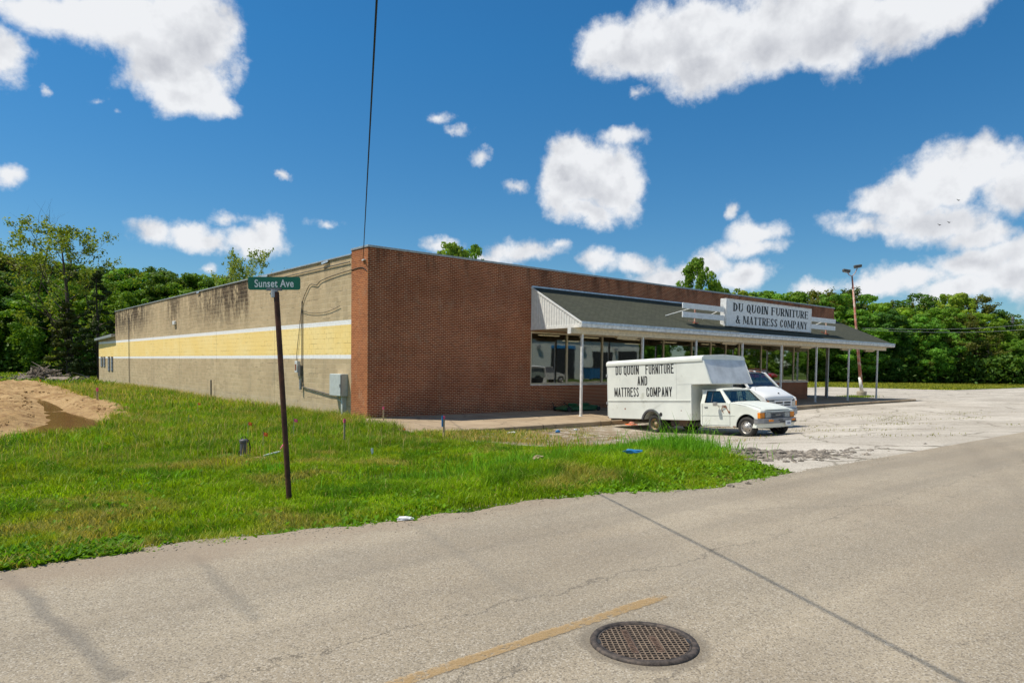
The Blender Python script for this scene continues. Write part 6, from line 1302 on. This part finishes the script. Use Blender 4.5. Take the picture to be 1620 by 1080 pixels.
# weeds in the cracks and along the walkway kerb
x = rsG.uniform(-1, 12, 26000); y = rsG.uniform(-12.5, -4.62, 26000); pr_ = sst((vn(x, y, .9, 3) - .42) * 4) * sst((9.5 - x) / 8) * (.25 + .75 * np.exp(-((y + 4.9) / .7) ** 2) + .45 * sst((2.5 - x) / 3)); k = rsG.uniform(size=len(x)) < pr_ * .9
x, y = x[k], y[k]; n = len(x); mixc = (rsG.uniform(size=(n, 1)) < .55); col = np.where(mixc, np.array([(.34, .27, .14)]), np.array([(.11, .16, .03)])) * rsG.uniform(.6, 1.25, (n, 1))
LG = [blades(x, y, hgt(x, y), rsG.uniform(.03, .13, n) * (1 + .8 * (x < 1.5)), .012, col, rsG, .6)]
x = np.concatenate([rsG.uniform(-1.2, 5.5, 9000), rsG.uniform(-1.4, 2.2, 3500)]); y = np.concatenate([rsG.uniform(-8.5, -4.65, 9000), rsG.uniform(-6.2, -4.62, 3500)]); k = rsG.uniform(size=12500) < sst((vn(x, y, 1.2, 6) - .35) * 4) * .8; x, y = x[k], y[k]; n = len(x)
LG.append(blades(x, y, hgt(x, y), rsG.uniform(.06, .26, n) * sst((6.5 - x) / 5), .013, np.where(rsG.uniform(size=(n, 1)) < .45, np.array([(.36, .29, .15)]), np.array([(.12, .19, .02)])) * rsG.uniform(.6, 1.3, (n, 1)), rsG, .7))
x = rsG.uniform(4, 26, 14000); y = rsG.uniform(-16.5, -5, 14000); k = rsG.uniform(size=14000) < sst((vn(x, y, .7, 5) - .62) * 6) * .5; x, y = x[k], y[k]; n = len(x)
LG.append(blades(x, y, hgt(x, y), rsG.uniform(.02, .07, n), .016, np.array([(.16, .17, .05)]) * rsG.uniform(.6, 1.3, (n, 1)), rsG, .6))
x = 42.5 + rsG.normal(0, 1.2, 900); y = .8 + rsG.normal(0, .5, 900); LG.append(blades(x, y, hgt(x, y), rsG.uniform(.05, .18, 900), .04, np.array([(.12, .18, .03)]) * rsG.uniform(.6, 1.3, (900, 1)), rsG, .5))
v, f, c = join(LG); link('lot_weeds', np_mesh('lot_weeds', v, f, 3, MT['blade'], c), 'stuff', 'dry straw and small weeds in the cracks of the lot', 'weeds')
# mown field on the right
x = rsG.uniform(60, 230, 150000); y = rsG.uniform(3.6, 95, 150000); k = (np.hypot(x - camx, y - camy) < 190) & ~((x < np.interp(y, [2, 5, 16, 17], [200, 73.4, 70.4, 30])) & (y < 17)); x, y = x[k], y[k]; n = len(x)
t1 = fbm(x, y, .06, 4)[:, None]; col = np.array([(.21, .215, .035)]) * (1 + t1 * 1.2) * rsG.uniform(.75, 1.2, (n, 1))
v, f, c = blades(x, y, hgt(x, y) - .05, rsG.uniform(.10, .24, n), .10, np.clip(col, 0, 1), rsG, .5); link('field_grass', np_mesh('field_grass', v, f, 3, MT['blade'], c), 'stuff', 'mown yellow-green field between the lot and the far wood', 'grass')

# ------------------------------------------------------------------ small things
def gl(x, y): return h1(x, y) - .05 + float(bump_ground(x, y))
def stake(x, y, h, cap, lab, w=.022, capm='pink', z=None, lean=(0, 0)):
    z = gl(x, y) if z is None else z; e = empty('survey_stake', (x, y, z)); tag(e, lab, 'stake', 'survey stakes around the store')
    mb = MB(); mb.bar((0, 0, -.1), (lean[0], lean[1], h), w * 1.6, w * .8, (0, 1, 0)); mb.build('stake', MT['wood'], e)
    mb = MB(); mb.bar((lean[0] * (1 - cap / h), lean[1], h - cap), (lean[0] * 1.01, lean[1], h + .004), w * 1.6 + .012, w * .8 + .012, (0, 1, 0)); mb.build('painted_top', MT[capm], e)
    return e
stake(.12, -.95, .72, .09, 'slim stake with a pink top against the left end of the brick front', .024)
s2 = stake(-.86, -6.16, .70, .08, 'stake with a pink top and blue ribbon in the grass before the walkway', .034)
mb = MB(); mb.box(-.075, -.03, -.01, .012, .40, .72); mb.build('blue_ribbon', MT['blue'], s2)
stake(-4.50, -7.1, .66, .09, 'dark stake with a pink top standing in the middle of the grass', .026)
stake(-6.22, 14.6, .80, .16, 'stake with a pink top beside the dug-up clay on the left', .05)
def flag(x, y, h, m, lab, z=None):
    z = gl(x, y) if z is None else z; e = empty('marker_flag', (x, y, z)); tag(e, lab, 'flag', 'utility marker flags')
    mb = MB(); mb.tube([(0, 0, -.05), (.01, .0, h)], .004, 5); mb.build('wire_stem', MT['galv'], e)
    mb = MB(); mb.grid([[(.01 + u * .09, .012 * math.sin(u * 6 + v_ * 2) - u * .05, h - v_ * .085 - u * .03) for u in (0, .3, .6, 1)] for v_ in (0, .5, 1)]); mb.build('flag_sheet', MT[m], e, recalc=False)
flag(-5.75, -3.9, .50, 'orange', 'orange marker flag behind the black pump, left of the sign post')
flag(-6.5, -7.0, .46, 'orange', 'orange marker flag just right of the black pump'); flag(-4.07, 6.5, .55, 'orange', 'small orange marker flag far back in the grass near the block wall')
flag(-6.27, 35.4, .6, 'orange', 'pink-orange marker flag far left beyond the clay'); flag(-6.0, .7, .45, 'yellowf', 'yellow marker flag in the rough grass left of the pump')
flag(-4.67, -4.4, .55, 'pink', 'red marker flag half hidden behind the sign post'); flag(-.9, -3.9, .2, 'orange', 'orange marker flag lying low by the walkway end')
PM = empty('pump', (-7.44, -8.44, gl(-7.44, -8.44)), R(20)); PM.scale = (.85, .85, .82); tag(PM, 'small black pump standing in the muddy gap in the grass', 'pump')
mb = MB(); mb.lathe([(.0001, .50), (.07, .50), (.10, .47), (.10, .42), (.085, .40), (.085, .12), (.12, .10), (.12, 0), (.0001, 0)], n=16); mb.build('housing', MT['trim'], PM, smooth=False)
mb = MB(); mb.tube([(.10, 0, .05), (.18, 0, .06), (.19, 0, .30), (.15, 0, .46), (.06, 0, .50)], .014, 8); mb.tube([(-.07, 0, .49), (-.04, 0, .56), (.05, 0, .56), (.08, 0, .49)], .010, 8); mb.build('handle', MT['black'], PM)
mb = MB(); mb.box(-.22, .22, -.12, .12, -.02, .03); mb.build('foot_plate', MT['frame'], PM, bevel=.01)
mb = MB(); mb.tube([(-.15, -.02, .03), (-.16, -.04, .22)], .02, 8); mb.build('side_pipe', MT['black'], PM)
mb = MB(); mb.tube([(-7.15, -8.75, gl(-7.15, -8.75) + .05), (-6.6, -8.3, gl(-6.6, -8.3) + .10)], .022, 8); o = mb.build('plastic_pipe', MT['paper'], None); tag(o, 'short pale pipe lying in the grass right of the pump', 'pipe')
mb = MB(); mb.tube([(-6.45, -7.9, gl(-6.4, -7.9) + .12), (-6.15, -7.55, gl(-6.1, -7.5) + .34)], .014, 6); o = mb.build('painted_stick', MT['pink'], None); tag(o, 'tilted thin pink stick by the sign post', 'stick')
# bare muddy ring round the pump
mb = MB(); rg = [[(-7.44 + (r * (1 + .25 * math.sin(3 * t) + .15 * math.sin(5 * t + 1))) * math.cos(t), -8.40 + r * .8 * math.sin(t), gl(-7.44 + r * math.cos(t), -8.4 + r * .8 * math.sin(t)) + .012 - .03 * (r > .8)) for t in [2 * math.pi * k / 28 for k in range(29)]] for r in (.01, .3, .6, .9)]
mb.grid(rg); mb.build('mud', MT['dirt'], recalc=False)['kind'] = 'structure'
def crumple(name, c, sx_, sy_, sz_, m, lab, cat, seed, grp=None, rz=0):
    rr = random.Random(seed); bm = bmesh.new(); bmesh.ops.create_icosphere(bm, subdivisions=2, radius=1)
    for v in bm.verts: k = 1 + rr.uniform(-.35, .35); v.co = Vector((v.co.x * sx_ * k, v.co.y * sy_ * k, v.co.z * sz_ * k))
    me = bpy.data.meshes.new(name); bm.to_mesh(me); bm.free(); me.materials.append(MT[m]); o = bpy.data.objects.new(name, me); COL.objects.link(o); o.location = c; o.rotation_euler = (0, 0, rz); tag(o, lab, cat, grp); return o
crumple('paper_cup', (-8.60, -16.62, .13), .085, .03, .02, 'paper', 'flattened white cup lying on the asphalt edge below the sign', 'litter', 1, 'litter', -.5)
crumple('paper_scrap', (-5.55, -10.4, gl(-5.5, -10.4) + .19), .03, .012, .055, 'paper', 'white paper scrap caught upright in the middle of the grass', 'litter', 2, 'litter')
crumple('plastic_bag', (-3.42, -15.4, gl(-3.4, -15.4) + .24), .14, .04, .035, 'blue', 'crumpled blue plastic caught in the verge weeds', 'litter', 3, 'litter', -.7)
crumple('plastic_bag', (2.45, -5.3, -.49), .20, .10, .06, 'paper', 'heap of white plastic by the walkway kerb', 'litter', 4, 'litter', .2)
crumple('plastic_pipe', (1.7, -5.2, -.48), .24, .04, .03, 'paper', 'short white tube lying left of the white plastic heap', 'litter', 5, 'litter', .1)
crumple('can', (4.3, -5.6, -.50), .10, .06, .05, 'blue', 'small blue can by the walkway kerb', 'litter', 6, 'litter')
crumple('paper_scrap', (5.4, -5.4, -.50), .10, .06, .04, 'paper', 'small white scrap near the kerb left of the truck', 'litter', 7, 'litter')
crumple('stone', (-4.55, -14.3, gl(-4.5, -14.3) + .17), .10, .07, .05, 'wood', 'tan clod in the verge grass left of the blue plastic', 'stone', 8)
crumple('stone', (-3.95, -17.6, .13), .06, .05, .035, 'rubble', 'small dark stone on the asphalt edge, the left of a pair', 'stone', 9, 'stones on the asphalt edge'); crumple('stone', (-3.55, -17.62, .13), .05, .045, .03, 'rubble', 'small dark stone on the asphalt edge, the right of a pair', 'stone', 10, 'stones on the asphalt edge')
TC = empty('traffic_cone', (9.0, -4.95, -.53)); tag(TC, 'small crushed orange cone on the ground behind the truck tail', 'cone')
mb = MB(); mb.lathe([(.0001, .26), (.03, .26), (.05, .2), (.13, .03), (.14, .0)], (0, 0, .03), 'z', 14); mb.v = [(a + .35 * c_, b, c_ * .8) for a, b, c_ in mb.v]; mb.build('cone_body', MT['rustred'], TC); bx('cone_base', MT['orange'], (-.19, .19, -.17, .17, 0, .03), TC, .01)
# green tub / mower deck on the walkway
GM = empty('mower_deck', (10.2, -.75, -.245)); tag(GM, 'low dark green mower deck on the walkway behind the truck tail', 'mower deck')
mb = MB(); mb.prism([[(-1.15, .10), (-.95, .20), (-.35, .25), (.9, .25), (1.1, .12), (1.0, .04), (-1.0, .04)]], lambda p, t: (p[0], t * (1 - .25 * (p[0] < -.9)), p[1]), -.40, .40); mb.build('deck', MT['greenpl'], GM, bevel=.03)
mb = MB(); mb.lathe([(.0001, 0), (.2, 0), (.22, .05), (.18, .09), (.0001, .09)], (-.3, 0, .25), 'z', 16); mb.lathe([(.0001, 0), (.2, 0), (.22, .05), (.18, .09), (.0001, .09)], (.5, 0, .25), 'z', 16); mb.build('blade_housing', MT['greenpl'], GM)
mb = MB(); mb.bar((-.7, -.42, .1), (-1.15, -.30, .42), .05, .03); mb.build('lever', MT['black'], GM); mb = MB(); mb.tube([(-1.1, .35, .12), (-1.2, .35, .38)], .02); mb.build('lever', MT['black'], GM)
for (x_, y_) in ((-.95, -.45), (.95, -.45), (-.95, .45), (.95, .45)): mb = MB(); mb.lathe([(.01, -.03), (.10, -.03), (.10, .03), (.01, .03)], (x_, y_, .10), 'y', 14); mb.build('wheel', MT['black'], GM)
# rubble heap at the end of the verge
rr = random.Random(4); base_st = []
RUB = np.random.RandomState(12); mbr = MB(); ico = bmesh.new(); bmesh.ops.create_icosphere(ico, subdivisions=1, radius=1); iv = [v.co.copy() for v in ico.verts]; iff = [tuple(v.index for v in f_.verts) for f_ in ico.faces]; ico.free()
for k in range(1500):
    x_ = rr.gauss(.6, .95); y_ = rr.gauss(-15.6, .55) - (x_ - .6) * .28
    if y_ < -17.5 or x_ < -1.6: continue
    s_ = abs(rr.gauss(0, .045)) + .012; s_ = min(s_, .15); a_ = rr.uniform(0, 6.28); hz = .13 * math.exp(-((x_ - .3) / .9) ** 2 - ((y_ + 15.3) / .5) ** 2)
    if hz < .01 and rr.random() < .3: continue
    z_ = h1(x_, y_) + hz * rr.uniform(.2, 1)
    q = [rr.uniform(.7, 1.25) for _ in iv]; mbr.add([(x_ + (v.x * math.cos(a_) - v.y * math.sin(a_)) * s_ * q[i], y_ + (v.x * math.sin(a_) + v.y * math.cos(a_)) * s_ * q[i] * .8, z_ + v.z * s_ * .5 * q[i]) for i, v in enumerate(iv)], iff)
o = mbr.build('rubble', MT['rubble'], None, recalc=False); tag(o, 'heap of broken asphalt crumbs at the end of the verge', 'rubble', None, 'stuff')
# gravel scattered along the edge of the street
mbr = MB()
for k in range(1500):
    x_ = rr.uniform(-12.6, 1.5); e_ = float(np.interp(x_, EDG[:, 0], EDG[:, 1])); y_ = e_ - abs(rr.gauss(0, .22)) + .08; s_ = rr.uniform(.003, .009); z_ = h1(x_, y_) + .012
    mbr.add([(x_ + v.x * s_ * rr.uniform(.8, 1.2), y_ + v.y * s_, z_ + v.z * s_ * .6) for v in iv], iff)
o = mbr.build('gravel', MT['concrete'], None, recalc=False); tag(o, 'fine gravel along the ragged edge of the asphalt', 'gravel', None, 'stuff')
# clods on the clay
mbr = MB()
for k in range(2200):
    x_ = rr.uniform(-16, -5.5); y_ = rr.uniform(-1.5, 40)
    if not bool(in_poly(np.array([x_]), np.array([y_]), POLY_DIRT)[0]) or float(pud(np.array([x_]), np.array([y_]))[0]) < .5: continue
    s_ = rr.uniform(.01, .055) * (1 + y_ * .03); z_ = h1(x_, y_) + .03 + .05 * rr.random()
    mbr.add([(x_ + v.x * s_ * rr.uniform(.7, 1.3), y_ + v.y * s_ * rr.uniform(.7, 1.3), z_ + v.z * s_ * .7) for v in iv], iff)
o = mbr.build('clods', MT['dirt'], None, recalc=False); tag(o, 'loose clay clods scattered over the dug-up ground', 'clods', None, 'stuff')
# brush pile near the big tree
bc = at(66, 597, 66); mb = MB()
for k in range(170):
    a_ = rr.uniform(0, 6.28); r_ = abs(rr.gauss(0, 1.6)); p0 = Vector((bc.x + r_ * math.cos(a_), bc.y + r_ * math.sin(a_) * .7, -.2 + rr.uniform(0, .4) + max(0, 1.3 - r_) * .6)); d_ = Vector((rr.gauss(0, 1), rr.gauss(0, 1), rr.gauss(.25, .5))).normalized()
    mb.tube([p0 - d_ * rr.uniform(.3, 1.0), p0 + Vector((0, 0, .1)), p0 + d_ * rr.uniform(.3, 1.1)], [rr.uniform(.03, .11), rr.uniform(.03, .08), .02], 5)
o = mb.build('brush_pile', MT['stick'], None, recalc=False); tag(o, 'heap of grey dead roots and branches at the left of the big tree', 'brush pile', None, 'stuff')
for (px, py, sx_, lab, sd_) in ((40, 599, .8, 'brown earth heap left of the brush pile', 41), (92, 600, 1.3, 'low brown earth heap under the big tree', 42), (122, 600, .7, 'small pale debris heap right of the big tree', 43)):
    p = at(px, py, 64); crumple('earth_heap', (p.x, p.y, -.25), sx_, sx_ * .7, .45, 'stick', lab, 'heap', sd_, 'heaps by the brush pile')
# birds
for (px, py, lab) in ((1487, 356, 'small dark bird high against the right cloud'), (1502, 352, 'small dark bird just right of another in the cloud'), (1517, 317, 'topmost small dark bird in the right cloud')):
    p = at(px, py, 60); e = empty('bird', p, 1.0); tag(e, lab, 'bird', 'birds in the sky')
    mb = MB(); mb.lathe([(.0001, -.12), (.03, -.07), (.042, 0), (.03, .08), (.0001, .13)], n=8); mb.v = [(c_, b, a) for a, b, c_ in mb.v]
    mb.add([(.05, .02, .0), (-.05, .02, .0), (-.09, .25, .07), (-.02, .27, .08)], [(0, 1, 2, 3)]); mb.add([(.05, -.02, .0), (-.05, -.02, .0), (-.09, -.25, .07), (-.02, -.27, .08)], [(0, 3, 2, 1)]); mb.add([(-.10, .0, 0), (-.17, .035, 0), (-.17, -.035, 0)], [(0, 1, 2)]); mb.build('body', MT['black'], e, recalc=False)
